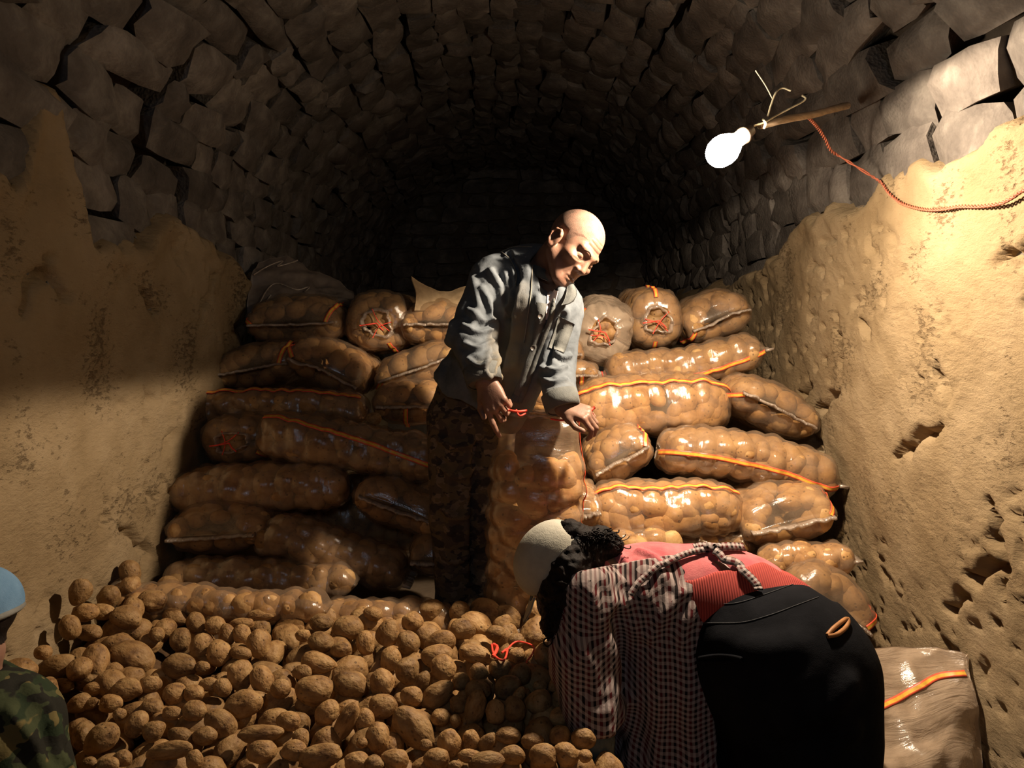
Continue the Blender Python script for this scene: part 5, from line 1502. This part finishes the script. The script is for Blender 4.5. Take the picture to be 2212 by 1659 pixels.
MAT['black_trousers'] = cloth('black_trousers', (0.005, 0.005, 0.006), (0.011, 0.011, 0.013), 10, 500, 0.2, 0.95)
MAT['black_trousers'].node_tree.nodes['Principled BSDF'].inputs['Specular IOR Level'].default_value = 0.04
MAT['hair_dark'] = noise_mat('dark_brown_hair', [(0.004, 0.0025, 0.002), (0.014, 0.008, 0.006)], 60, rough=0.6, bump=0.6, bscale=160, bdist=0.004, spec=0.12)
MAT['cap_cloth'] = cloth('beige_cap', (0.34, 0.315, 0.26), (0.43, 0.40, 0.33))
MAT['glove'] = cloth('grey_work_glove', (0.085, 0.09, 0.075), (0.16, 0.165, 0.135))
MAT['piping'] = plain('tan_leather_piping', (0.30, 0.13, 0.045), 0.5, 0.3)

WH = AW(1208, 1232, 2.06)
WF = frame_of((-.10, -.15, .95), (-.80, .50, .10))       # crown to the left, face down, her left side to the lens
WX, WFW, WU = WF
WB = Body()
wp_ = head_ops(WB, WH, WF, 0.96)
WB.cone(wp_(0, -.02, -.06), AW(1268, 1262, 2.08), .052, .058, .03)
WB.chain([(AW(1285, 1268, 2.09), .095), (AW(1420, 1290, 2.09), .115), (AW(1560, 1300, 2.06), .12), (AW(1660, 1370, 2.0), .14)], .05)
WB.chain([(AW(1268, 1285, 1.99), .058), (AW(1262, 1440, 1.93), .045), (AW(1292, 1585, 1.86), .032)], .02)
WB.chain([(AW(1290, 1280, 2.22), .055), (AW(1290, 1440, 2.20), .042), (AW(1320, 1560, 2.14), .030)], .02)
WB.chain([(AW(1700, 1440, 1.92), .13), (AW(1770, 1820, 1.92), .07), (AW(1775, 2160, 2.0), .05), (AW(1775, 2250, 2.0), .045)], .04)
WB.chain([(AW(1680, 1440, 2.08), .13), (AW(1730, 1760, 2.10), .07), (AW(1740, 2060, 2.16), .05), (AW(1740, 2120, 2.16), .045)], .04)
wv_, wf_ = sdf_mesh(WB, 0.0055)
WO = np.array([AW(1760, 1700, 1.98)[0], 1.98, 0.03])
woman = obj('person', wv_, wf_, MAT['skin'], origin=WO)
tag(woman, 'woman in a pale cap and checked apron bent double over the potato heap', 'person')

# blouse, ribbed waistband, trousers
BB = Body()
BB.chain([(AW(1282, 1275, 2.09), .105), (AW(1410, 1290, 2.10), .128), (AW(1540, 1300, 2.08), .135), (AW(1610, 1320, 2.05), .138)], .05)
BB.cone(AW(1268, 1285, 1.99), AW(1262, 1360, 1.96), .068, .058, .03)
BB.cone(AW(1290, 1280, 2.21), AW(1290, 1380, 2.2), .066, .055, .03)
BB.cutcone(wp_(0, -.02, -.03), AW(1262, 1258, 2.08), .07, .062, .01)
def line_z(P, pts):
    """height above a sloping cut plane that runs along the traced line and falls away to the far side"""
    q = P - np.array(CAM, dtype=np.float32)
    yc = q @ np.array(CF, dtype=np.float32)
    px = CX + FPX * q[:, 0] / yc; py = CY - FPX * (q @ np.array(CU, dtype=np.float32)) / yc
    return (np.interp(px, [p[0] for p in pts], [p[1] for p in pts]) - py) * yc / FPX
L_AP = [(1100, 1275), (1215, 1241), (1330, 1218), (1450, 1198), (1520, 1188), (1640, 1180)]
L_RIB = [(1440, 1262), (1520, 1243), (1600, 1226), (1650, 1216), (1705, 1240), (1760, 1275)]
L_TRO = [(1440, 1310), (1518, 1300), (1560, 1280), (1600, 1264), (1650, 1246), (1718, 1248), (1800, 1300)]
def blouse_cut(P, d):
    return np.maximum(d, P[:, 0] - AW(1700, 1230, 2.0)[0])
BB.fn(blouse_cut)
bv_, bf_ = sdf_mesh(BB, 0.007)
bvb = bvh_of(bv_, bf_)
bv_ = fold(bv_, bf_, bvb, [([(1290, 1200), (1310, 1220), (1320, 1245)], .008, .010), ([(1330, 1192), (1350, 1210), (1370, 1240)], .008, .010), ([(1380, 1188), (1410, 1200), (1440, 1225)], .007, .010), ([(1540, 1195), (1575, 1215), (1600, 1250)], .008, .010), ([(1250, 1235), (1275, 1225), (1300, 1222)], .006, .008)])
obj('blouse', bv_, bf_, MAT['blouse'], parent=woman)
RB = Body()
RB.chain([(AW(1430, 1293, 2.10), .136), (AW(1540, 1303, 2.08), .142), (AW(1610, 1325, 2.05), .147), (AW(1650, 1350, 2.03), .150)], .05)
def rib_cut(P, d):
    return np.maximum(np.maximum(d, line_z(P, L_RIB) + .003 * np.sin(P[:, 0] * 60)), AW(1440, 1200, 2.0)[0] - P[:, 0])
RB.fn(rib_cut)
rv_, rf_ = sdf_mesh(RB, 0.007); obj('ribbed_waistband', rv_, rf_, MAT['rib'], parent=woman)
PB = Body()
PB.chain([(AW(1612, 1385, 2.00), .150), (AW(1680, 1432, 1.955), .188), (AW(1715, 1470, 1.93), .186)], .06)
PB.chain([(AW(1712, 1470, 1.89), .180), (AW(1738, 1600, 1.87), .155), (AW(1775, 1820, 1.90), .110), (AW(1778, 2150, 2.0), .075), (AW(1778, 2230, 2.0), .075)], .05)
PB.chain([(AW(1660, 1450, 2.10), .165), (AW(1690, 1600, 2.10), .125), (AW(1730, 1770, 2.10), .10), (AW(1742, 2050, 2.16), .072), (AW(1742, 2110, 2.16), .072)], .04)
PB.chain([(AW(1560, 1400, 2.06), .150), (AW(1612, 1385, 2.02), .155)], .05)
PB.chain([(AW(1600, 1450, 2.02), .150), (AW(1600, 1580, 2.04), .115)], .05)
def trou_cut(P, d):
    return np.maximum(d, line_z(P, L_TRO))
PB.fn(trou_cut)
pv_, pf_ = sdf_mesh(PB, 0.008)
bvp = bvh_of(pv_, pf_)
pv_ = fold(pv_, pf_, bvp, [([(1560, 1380), (1640, 1400), (1720, 1390)], .006, .03), ([(1840, 1480), (1790, 1540), (1700, 1580)], .008, .025), ([(1850, 1580), (1790, 1630), (1720, 1650)], .008, .02)])
tro = obj('trousers', pv_, pf_, MAT['black_trousers'], parent=woman)
bvp = bvh_of(pv_, pf_)
MAT['grey_thread'] = plain('grey_thread', (0.05, 0.05, 0.053), 0.7, 0.2)
for pts in ([(1520, 1306), (1590, 1303), (1650, 1285), (1715, 1262)], [(1518, 1346), (1600, 1345), (1660, 1330), (1720, 1308), (1768, 1290)]):
    P, Nn = on_surface(bvp, pts, 30, 0.001)
    if len(P) > 3: V, F = tube(P, 0.0011, 5); obj('stitched_seam', V, F, MAT['grey_thread'], parent=tro)
for pts in ([(1786, 1374), (1800, 1358), (1824, 1340), (1830, 1344), (1824, 1358), (1806, 1372), (1786, 1376)], [(1512, 1422), (1560, 1416), (1604, 1424), (1560, 1432), (1512, 1430)]):
    P, Nn = on_surface(bvp, pts, 36, 0.004)
    if len(P) > 5:
        V, F = tube(P, 0.0052, 6); po = obj('pocket_piping', V, F, MAT['piping'], parent=tro); po['label'] = 'tan piped pocket mouth'
        if pts[0][0] < 1600: po.data.materials[0] = MAT['black_trousers']; po['label'] = 'dark pocket mouth'

# checked apron smock: back panel edge, hanging side and sleeve
AB = Body()
AB.chain([(AW(1262, 1285, 2.09), .122), (AW(1400, 1303, 2.10), .146), (AW(1520, 1312, 2.09), .150)], .05)
AB.chain([(AW(1268, 1285, 1.995), .088), (AW(1258, 1420, 1.945), .078), (AW(1278, 1520, 1.91), .068), (AW(1292, 1590, 1.865), .052)], .03)
AB.chain([(AW(1300, 1280, 2.2), .08), (AW(1295, 1440, 2.2), .07), (AW(1320, 1560, 2.14), .05)], .03)
AB.chain([(AW(1420, 1340, 2.08), .130), (AW(1430, 1480, 2.04), .125), (AW(1440, 1640, 2.02), .120), (AW(1450, 1790, 2.02), .125)], .05)
AB.chain([(AW(1455, 1340, 2.07), .130), (AW(1480, 1480, 2.02), .115), (AW(1490, 1640, 2.0), .105), (AW(1500, 1790, 2.0), .11)], .05)
ez = lambda px, py, Y: AW(px, py, Y)
def apron_cut(P, d):
    # keep what lies below the back edge of the apron and left of its rear edge
    d = np.maximum(d, line_z(P, L_AP))
    r0, r1 = AW(1519, 1185, 2.0), AW(1512, 1659, 2.0)
    tt = np.clip((r0[2] - P[:, 2]) / (r0[2] - r1[2]), 0, 1.3)
    xr = r0[0] + (r1[0] - r0[0]) * tt + 0.060 * np.clip(tt - .55, 0, 1) + .004 * np.sin(P[:, 2] * 40)
    d = np.maximum(d, P[:, 0] - xr)
    # sleeve ends at the glove, apron hem below the frame
    e = AW(1294, 1598, 1.862); n = e - AW(1278, 1520, 1.91); n /= np.linalg.norm(n)
    s_ = (P - e.astype(np.float32)) @ n.astype(np.float32)
    d = np.where(np.linalg.norm(P - e.astype(np.float32), axis=1) < .09, np.maximum(d, s_), d)
    return np.maximum(d, AW(1440, 1780, 2.0)[2] - P[:, 2])
AB.fn(apron_cut)
av, af = sdf_mesh(AB, 0.0065)
bva = bvh_of(av, af); av0 = av
av = fold(av, af, bva, [([(1330, 1340), (1346, 1440), (1340, 1560), (1330, 1640)], -0.0105, 0.0211), ([(1500, 1265), (1450, 1310), (1405, 1380)], 0.0053, 0.0132), ([(1505, 1290), (1490, 1330), (1470, 1380)], 0.0045, 0.0132),
     ([(1270, 1260), (1285, 1310), (1290, 1350)], 0.0045, 0.0158), ([(1340, 1250), (1380, 1275), (1400, 1300)], 0.0037, 0.0132), ([(1400, 1225), (1440, 1245), (1470, 1280)], 0.0037, 0.0132), ([(1440, 1235), (1400, 1280), (1350, 1310)], 0.0037, 0.0132), ([(1310, 1240), (1320, 1290), (1310, 1340)], 0.0034, 0.0132),
     ([(1250, 1400), (1275, 1440), (1290, 1500)], 0.0037, 0.0158), ([(1420, 1420), (1425, 1520), (1420, 1640)], 0.0045, 0.0264), ([(1480, 1400), (1485, 1520), (1495, 1640)], 0.0037, 0.0238), ([(1270, 1520), (1290, 1540), (1310, 1535)], 0.0034, 0.0132), ([(1380, 1400), (1375, 1520), (1385, 1620)], -0.0045, 0.0211)])
_w = np.clip((-line_z(av0, L_AP) - .003) / .05, 0, 1)[:, None]
av = av0 + (av - av0) * _w
aN = np_normals(av, af)
av = av + aN * (0.003 * fbm(av * [16, 16, 22], 3, 19))[:, None] * _w
uu = av[:, 0] + 0.012 * vnoise(av * 7, 31); vv = av[:, 2] - (av[:, 1] - 2.0) * 0.9 + 0.012 * vnoise(av * 7, 32)
apron = obj('apron', av, af, MAT['gingham'], parent=woman, uv=np.stack([uu, vv], -1)); apron['label'] = 'black and red checked apron smock'
# the front skirt of the apron hanging behind her legs
rows = [[AW(1555, 1640, 2.05), AW(1620, 1600, 2.16), AW(1690, 1560, 2.28)], [AW(1550, 1720, 2.05), AW(1630, 1700, 2.16), AW(1712, 1690, 2.28)], [AW(1550, 1830, 2.06), AW(1635, 1830, 2.17), AW(1720, 1830, 2.28)]]
G = None
o, G, N = sheet(rows, 26, 30, 0.004, 0.012, 41, 'apron_skirt', MAT['gingham'], None, None, parent=woman, freq=12, uvs=0.22)
# tie at the back: knot, two bands to it, loose tails
def band(pts, wd, nm='apron_tie'):
    P = resample(np.array(pts), 26); T = np.gradient(P, axis=0); Nn = np.cross(T, np.cross(np.array([0, -.7, .7]), T)); Nn /= np.linalg.norm(Nn, axis=1)[:, None] + 1e-9
    Nn *= np.sign((Nn @ np.array([0, -.7, .7])))[:, None]
    V, F, mi = ribbon(P, Nn, wd, .002)
    s_ = np.linspace(0, 1, len(P)) * np.linalg.norm(np.diff(P, axis=0), axis=1).sum()
    uv = np.stack([np.repeat(s_, 4), np.tile([0, wd, 0, wd], len(P))], -1)
    return obj(nm, V, F, MAT['gingham'], parent=apron, uv=uv)
def bk(px, py, l=0.006):
    best = None
    for bvx in (bvh_apron, bvb2, bvp, bvr):
        p, n = hit(bvx, px, py)
        if p is not None and (best is None or p[1] < best[0][1]): best = (p, n)
    if best is None: return None
    p, n = best
    if n @ np.array(ray(px, py)) > 0: n = -n
    return p + n * l
bvh_apron = bvh_of(av, af); bvb2 = bvh_of(bv_, bf_); bvr = bvh_of(rv_, rf_)
def bkline(pts, n=14, l=0.012):
    P = [bk(x, y, l) for x, y in px_line(pts, n)]
    return [p for p in P if p is not None]
for pts, wd in (([(1500, 1192), (1525, 1188), (1555, 1194)], .020), ([(1518, 1196), (1480, 1205), (1430, 1225), (1390, 1250), (1360, 1290)], .016), ([(1545, 1195), (1575, 1215), (1605, 1240), (1628, 1262), (1640, 1282)], .020), ([(1550, 1190), (1580, 1190), (1604, 1192)], .022)):
    P = bkline(pts)
    if len(P) > 3: band(P, wd)
kp = bk(1530, 1190, .012)
KB = Body()
if kp is not None:
    KB.ell(kp, (.020, .014, .012), None, .005).ell(kp + [.022, -.004, .002], (.014, .012, .009), None, .006)
    kv, kf = sdf_mesh(KB, .004); obj('apron_knot', kv, kf, MAT['gingham'], parent=apron, uv=np.stack([kv[:, 0], kv[:, 2]], -1))
# loose bent-over edges of the smock catching the light
# collar edge, white
P = bkline([(1222, 1250), (1228, 1240), (1240, 1225), (1262, 1205)], 12, .004)
if len(P) > 3: V, F = tube(P, .005, 6); obj('collar_edge', V, F, MAT['cap_cloth'], parent=woman)

# cap with its rear opening
CB = Body()
Rw = np.stack([WX, WFW, WU])
CB.ell(wp_(0, -.012, .040), (.083, .105, .083), Rw, .01)
capc = wp_(0, 0, .018)
def cap_cut(P, d):
    q = (P - wp_(0, 0, .012).astype(np.float32)) @ WU.astype(np.float32)
    d = np.maximum(d, -q)
    inner = sd_ell(P, wp_(0, -.012, .040), (.077, .099, .077), Rw)
    d = np.maximum(d, -inner)
    hole = sd_ell(P, wp_(0, -.112, .034), (.038, .05, .034), Rw)
    return np.maximum(d, -hole)
CB.fn(cap_cut)
cv, cf = sdf_mesh(CB, .0022, CB.bounds()[0] - .02, CB.bounds()[1] + .02)
cap = obj('cap', cv, cf, MAT['cap_cloth'], parent=woman)
st = tube([wp_(-.045, -.085, .016), wp_(-.03, -.108, .014), wp_(0, -.118, .014), wp_(.03, -.108, .014), wp_(.045, -.085, .016)], .008, 8, 20)
obj('cap_strap', st[0], st[1], MAT['cap_cloth'], parent=cap)
bx = [[wp_(-.060, .075, .022), wp_(-.035, .100, .020), wp_(0, .108, .020), wp_(.035, .100, .020), wp_(.060, .075, .022)], [wp_(-.058, .115, .010), wp_(-.035, .155, .002), wp_(0, .172, .0), wp_(.035, .155, .002), wp_(.058, .115, .010)]]
sheet(bx, 10, 20, .004, .0, 1, 'cap_brim', MAT['cap_cloth'], None, None, parent=cap)
# hair: mass at the nape and curls falling beside the face
HB = Body()
HB.ell(wp_(0, -.055, -.02), (.076, .060, .075), Rw, .02)
HB.chain([(wp_(0, -.10, .03), .034), (AW(1262, 1178, 2.05), .038), (AW(1300, 1172, 2.06), .034), (AW(1328, 1180, 2.06), .020)], .02)
HB.chain([(AW(1225, 1230, 1.99), .040), (AW(1212, 1290, 1.98), .045), (AW(1204, 1350, 1.96), .030), (AW(1206, 1385, 1.96), .012)], .03)
hv2, hf2 = sdf_mesh(HB, .0045)
hN = np_normals(hv2, hf2)
hv2 = hv2 + hN * (0.005 * (1 - 2 * np.abs(vnoise(hv2 * [45, 45, 60], 3))) + .004 * vnoise(hv2 * 110, 4))[:, None]
obj('hair', hv2, hf2, MAT['hair_dark'], parent=woman)
hr = np.random.default_rng(8); cl = []
for k in range(150):
    if k < 85:
        sx_, sy_ = hr.uniform(1186, 1228), hr.uniform(1280, 1370); Y_ = hr.uniform(1.92, 1.97); ln = hr.uniform(40, 75); p0 = AW(sx_, sy_, Y_); p1 = AW(sx_ + hr.uniform(-18, 8), sy_ + ln, Y_ - .01)
    else:
        sx_, sy_ = hr.uniform(1240, 1325), hr.uniform(1150, 1180); Y_ = hr.uniform(2.0, 2.05); p0 = AW(sx_, sy_, Y_); p1 = AW(sx_ + hr.uniform(10, 45), sy_ + hr.uniform(-12, 14), Y_)
    t = np.linspace(0, 1, 18)[:, None]; P = p0 * (1 - t) + p1 * t
    P = P + .007 * np.concatenate([np.sin(t * hr.uniform(8, 15) + k), np.cos(t * hr.uniform(8, 15)), .5 * np.sin(t * 11 + 2)], 1) * np.minimum(1, t * 3)
    cl.append(tube(P, hr.uniform(.0009, .0020), 5))
vv_, ff_ = join(cl); ho = obj('curls', vv_, ff_, MAT['hair_dark'], parent=woman); ho['kind'] = 'stuff'
# gloved hand reaching into the potatoes
GB = Body()
GB.cone(AW(1284, 1562, 1.885), AW(1290, 1600, 1.86), .042, .040, .01)
hand_ops(GB, AW(1291, 1598, 1.862), tow(-.05, -1.0, .15), tow(-.35, .15, .9), k=1, curls=((.3, .5, .4), (.35, .5, .4), (.4, .6, .4), (.45, .6, .4)), thumb=(.5, .1), s=1.08, spread=.12)
gv, gf = sdf_mesh(GB, .0038)
gv = gv + np_normals(gv, gf) * (.002 * fbm(gv * 60, 2, 3))[:, None]
obj('work_glove', gv, gf, MAT['glove'], parent=woman)
hand2 = Body(); hand_ops(hand2, AW(1322, 1566, 2.135), tow(-.05, -1.0, .1), tow(.3, .1, .9), k=-1, curls=((.3, .5, .4),) * 4, thumb=(.5, .1), s=1.0)
gv, gf = sdf_mesh(hand2, .005); obj('work_glove', gv, gf, MAT['glove'], parent=woman)
for (ax, ay, aY) in ((1778, 2235, 2.0), (1742, 2115, 2.16)):
    a0 = AW(ax, ay, aY); a0[2] = 0.085; SB = Body()
    SB.cone(a0 + [.03, .0, -.03], a0 + [-.13, -.03, -.05], .046, .040, .02).cone(a0 + [.03, 0, -.045], a0 + [-.16, -.03, -.05], .038, .036, .02).cone(a0 + [0.01, 0, .03], a0 + [.01, 0, -.03], .048, .046, .02)
    sv_, sf_ = sdf_mesh(SB, .008); obj('shoe', sv_, sf_, MAT['dark'], parent=woman)

AT = lambda px, py, Y: A(px - 46, py + 6, Y)
# ================================================================== the crouching helper at the left edge
TH = AT(-38, 1352, 1.50)
TF = frame_of((.80, .05, .45), (.10, .98, .15))
XX, XF, XU = TF
CBd = Body()
tp_ = head_ops(CBd, TH, TF, 0.92)
CBd.cone(tp_(0, -.02, -.06), AT(-40, 1500, 1.52), .052, .056, .02)
CBd.chain([(AT(-130, 1560, 1.56), .08), (AT(-40, 1540, 1.54), .09), (AT(50, 1565, 1.50), .075)], .04)
CBd.chain([(AT(-50, 1580, 1.55), .13), (AT(-60, 1900, 1.55), .14)], .04)
CBd.chain([(AT(52, 1572, 1.50), .070), (AT(95, 1800, 1.46), .055), (AT(200, 1900, 1.50), .04)], .02)
cv3, cf3 = sdf_mesh(CBd, .0055)
helper = obj('person', cv3, cf3, MAT['skin'], origin=AT(-60, 2100, 1.55))
tag(helper, 'crouching person in camouflage jacket and blue cap, half out of the picture at the heap', 'person')
KB2 = Body()
KB2.chain([(AT(-140, 1570, 1.57), .095), (AT(-45, 1530, 1.54), .09), (AT(40, 1563, 1.50), .105)], .04)
KB2.chain([(AT(-35, 1500, 1.54), .068), (AT(10, 1530, 1.53), .08)], .04)
KB2.chain([(AT(-50, 1590, 1.55), .15), (AT(-60, 1980, 1.55), .17)], .05)
KB2.chain([(AT(62, 1575, 1.50), .103), (AT(84, 1700, 1.48), .095), (AT(95, 1830, 1.46), .078), (AT(190, 1895, 1.49), .06)], .03)
KB2.cutcone(tp_(0, -.02, -.03), AT(-42, 1462, 1.525), .07, .06, .01)
kv, kf = sdf_mesh(KB2, .008); bvk = bvh_of(kv, kf)
kv = fold(kv, kf, bvk, [([(60, 1480), (110, 1530), (140, 1600)], .008, .012), ([(20, 1540), (70, 1600), (90, 1650)], .010, .014), ([(110, 1560), (130, 1620), (150, 1650)], .008, .010)])
obj('camouflage_jacket', kv, kf, MAT['camo'], parent=helper)
lg = Body(); lg.chain([(AT(-60, 1990, 1.56), .15), (AT(120, 2000, 1.75), .09), (AT(60, 2500, 1.62), .06)], .04); lg.chain([(AT(-60, 1990, 1.56), .15), (AT(-90, 2010, 1.85), .09), (AT(-80, 2500, 1.66), .06)], .04)
lv, lf = sdf_mesh(lg, .012); obj('trousers', lv, lf, MAT['camo'], parent=helper)
Rx = np.stack([XX, XFW if False else XF, XU])
c2 = Body(); c2.ell(tp_(0, -.012, .038), (.083, .105, .086), Rx, .01)
def cap2(P, d):
    q = (P - tp_(0, 0, .016).astype(np.float32)) @ XU.astype(np.float32)
    return np.maximum(np.maximum(d, -q), -sd_ell(P, tp_(0, -.012, .036), (.076, .098, .078), Rx))
c2.fn(cap2)
cv4, cf4 = sdf_mesh(c2, .0025); MAT['blue_cap'] = cloth('blue_cap', (0.09, 0.17, 0.27), (0.14, 0.24, 0.36))
cp = obj('cap', cv4, cf4, MAT['blue_cap'], parent=helper); cp['label'] = 'blue cap'
bd = []
for s_ in (.020, .034):
    th = np.linspace(0, 2 * np.pi, 40, endpoint=False)
bn = [tp_(.0845 * math.cos(t), -.012 + .106 * math.sin(t), .021) for t in np.linspace(0, 2 * np.pi, 40)]
V, F = tube(bn, .008, 6); MAT['grey_band'] = cloth('grey_band', (0.12, 0.115, 0.10), (0.2, 0.19, 0.17)); obj('cap_band', V, F, MAT['grey_band'], parent=cp)
bx = [[tp_(-.060, .075, .022), tp_(-.035, .100, .020), tp_(0, .108, .020), tp_(.035, .100, .020), tp_(.060, .075, .022)], [tp_(-.058, .115, .008), tp_(-.035, .150, .0), tp_(0, .165, -.002), tp_(.035, .15, .0), tp_(.058, .115, .008)]]
sheet(bx, 10, 20, .004, .0, 1, 'cap_brim', MAT['blue_cap'], None, None, parent=cp)
L3 = (cv3 - TH) @ Rx.T
hm = (np.linalg.norm(L3, axis=1) < .15) & (L3[:, 2] > -.045) & (L3[:, 1] < .045) & ((L3[:, 1] < -.035) | ((np.abs(L3[:, 0]) < .0715) & (L3[:, 1] > .006) & (np.abs(L3[:, 0]) > .05) & (L3[:, 2] > -.02)) | (L3[:, 2] > .03))
hm_f = hm[cf3].all(1)
if hm_f.sum() > 10:
    u_ = np.unique(cf3[hm_f]); rm = np.full(len(cv3), -1); rm[u_] = np.arange(len(u_))
    obj('hair', cv3[u_] + np_normals(cv3, cf3)[u_] * .004, rm[cf3[hm_f]], MAT['hair_dark'], parent=helper)
# ------------------------------------------------------------------ lamp on its stick, wires
m, nt, b, out = new_mat('lit_bulb_glass'); nt.nodes.remove(b)
em = nd(nt, 'ShaderNodeEmission', {'Color': (1.0, 0.86, 0.66, 1), 'Strength': 105.0}); tr = nd(nt, 'ShaderNodeBsdfTransparent'); ads = nd(nt, 'ShaderNodeAddShader', {0: em.outputs[0], 1: tr.outputs[0]}); nt.links.new(ads.outputs[0], out.inputs[0])   # thin lit glass: light passes through it
MAT['bulb'] = m
tip = A(1535, 345, 2.220); soc = A(1640, 268, 2.280)
ax = (soc - tip) / np.linalg.norm(soc - tip); a_ = np.cross(ax, [0, 1.0, 0]); a_ /= np.linalg.norm(a_); b_ = np.cross(ax, a_)
prof = [(-.004, .001), (.000, .016), (.011, .030), (.028, .040), (.048, .043), (.066, .041), (.084, .033), (.100, .024), (.110, .019)]
th = np.linspace(0, 2 * np.pi, 28, endpoint=False)
V = np.concatenate([tip + ax * s + np.multiply.outer(np.cos(th) * r, a_) + np.multiply.outer(np.sin(th) * r, b_) for s, r in prof])
lamp = empty('light_bulb', tip + ax * .06)
tag(lamp, 'glowing light bulb hanging from a stick at the right side of the vault', 'lamp')
obj('bulb_glass', V, grid_faces(len(prof), 28, False, True), MAT['bulb'], parent=lamp)
MAT['socket'] = plain('brown_bakelite', (0.12, 0.085, 0.06), 0.4, 0.4)
prof = [(.104, .019), (.106, .022), (.128, .022), (.130, .024), (.140, .024), (.142, .019), (.165, .015), (.168, .001)]
V = np.concatenate([tip + ax * s + np.multiply.outer(np.cos(th) * r, a_) + np.multiply.outer(np.sin(th) * r, b_) for s, r in prof])
obj('socket', V, grid_faces(len(prof), 28, False, True), MAT['socket'], parent=lamp)
MAT['stick'] = noise_mat('peeled_stick', [(0.22, 0.15, 0.09), (0.38, 0.28, 0.18)], 18, rough=0.8, stretch=(1, 1, 6))
P = [A(1640, 272, 2.285), A(1700, 258, 2.340), A(1760, 246, 2.440), A(1830, 228, 2.660)]
V, F = tube(P, .011, 10, 30, lambda t: 0.85 + 0.25 * t)
V = V + .002 * np.stack([vnoise(V * 30, 1), vnoise(V * 30, 2), vnoise(V * 30, 3)], -1)
tag(obj('wooden_stick', V, F, MAT['stick']), 'thin wooden stick jutting from the stones and carrying the bulb', 'stick')
MAT['wire_pale'] = plain('pale_insulated_wire', (0.50, 0.44, 0.30), 0.5, 0.3)
MAT['wire_red'] = plain('red_brown_twisted_wire', (0.30, 0.085, 0.045), 0.5, 0.3)
w1 = [tube([A(1628, 272, 2.270), A(1652, 264, 2.280), A(1676, 250, 2.290), A(1710, 232, 2.300), A(1733, 220, 2.310), A(1740, 212, 2.310), A(1732, 206, 2.310)], .0028, 6, 40),
      tube([A(1658, 252, 2.280), A(1666, 225, 2.280), A(1676, 200, 2.280), A(1690, 190, 2.290), A(1708, 196, 2.290)], .0028, 6, 36),
      tube([A(1668, 212, 2.280), A(1652, 182, 2.270), A(1632, 152, 2.270)], .0018, 6, 20),
      tube([A(1648, 258, 2.275), A(1654, 266, 2.265), A(1650, 278, 2.270)], .004, 6, 12)]
vv, ff = join(w1); tag(obj('lamp_wire', vv, ff, MAT['wire_pale']), 'loose pale wire ends curling above the bulb socket', 'wire')
bvw = None
wr = bpy.data.objects['wall_right']
wv = np.array([v.co[:] for v in wr.data.vertices]) + np.array(wr.location); wf = [tuple(p.vertices) for p in wr.data.polygons]
bvw = BVHTree.FromPolygons([tuple(v) for v in wv], wf)
pts = [(1742, 250), (1756, 264), (1768, 278), (1782, 300), (1800, 330), (1850, 348), (1880, 372), (1905, 395), (1925, 422), (1955, 440), (2000, 452), (2040, 452), (2080, 446), (2120, 446), (2170, 440), (2200, 425), (2240, 405), (2400, 390), (2650, 410)]
P = []
for i, (x, y) in enumerate(px_line(pts, 124)):
    if i < 30:
        yy = np.interp(i, [0, 30], [2.40, 2.64]); p = A(x, y, yy)
    else:
        p, n = hit(bvw, x, y)
        if p is None: continue
        p = np.array(p) - np.array(ray(x, y)) * 0.010
    P.append(p)
P = resample(np.array(P), 420)
for _ in range(14): P[1:-1] = (P[:-2] + P[2:] + 2 * P[1:-1]) / 4
P[:, 0] = np.minimum(P[:, 0], 1.215)
T = np.gradient(P, axis=0); T /= np.linalg.norm(T, axis=1)[:, None] + 1e-9
a1 = np.cross(T, [0.1, 0.2, 1.0]); a1 /= np.linalg.norm(a1, axis=1)[:, None]; b1 = np.cross(T, a1)
s_ = np.concatenate([[0], np.cumsum(np.linalg.norm(np.diff(P, axis=0), axis=1))])
tw = []
for k in (0, 1):
    an = s_ / .030 * 2 * np.pi + k * np.pi
    tw.append(tube(P + .0032 * (np.cos(an)[:, None] * a1 + np.sin(an)[:, None] * b1), .0026, 5))
vv, ff = join(tw); tag(obj('twisted_wire', vv, ff, MAT['wire_red']), 'twisted red brown wire sagging along the bright mud wall', 'wire')
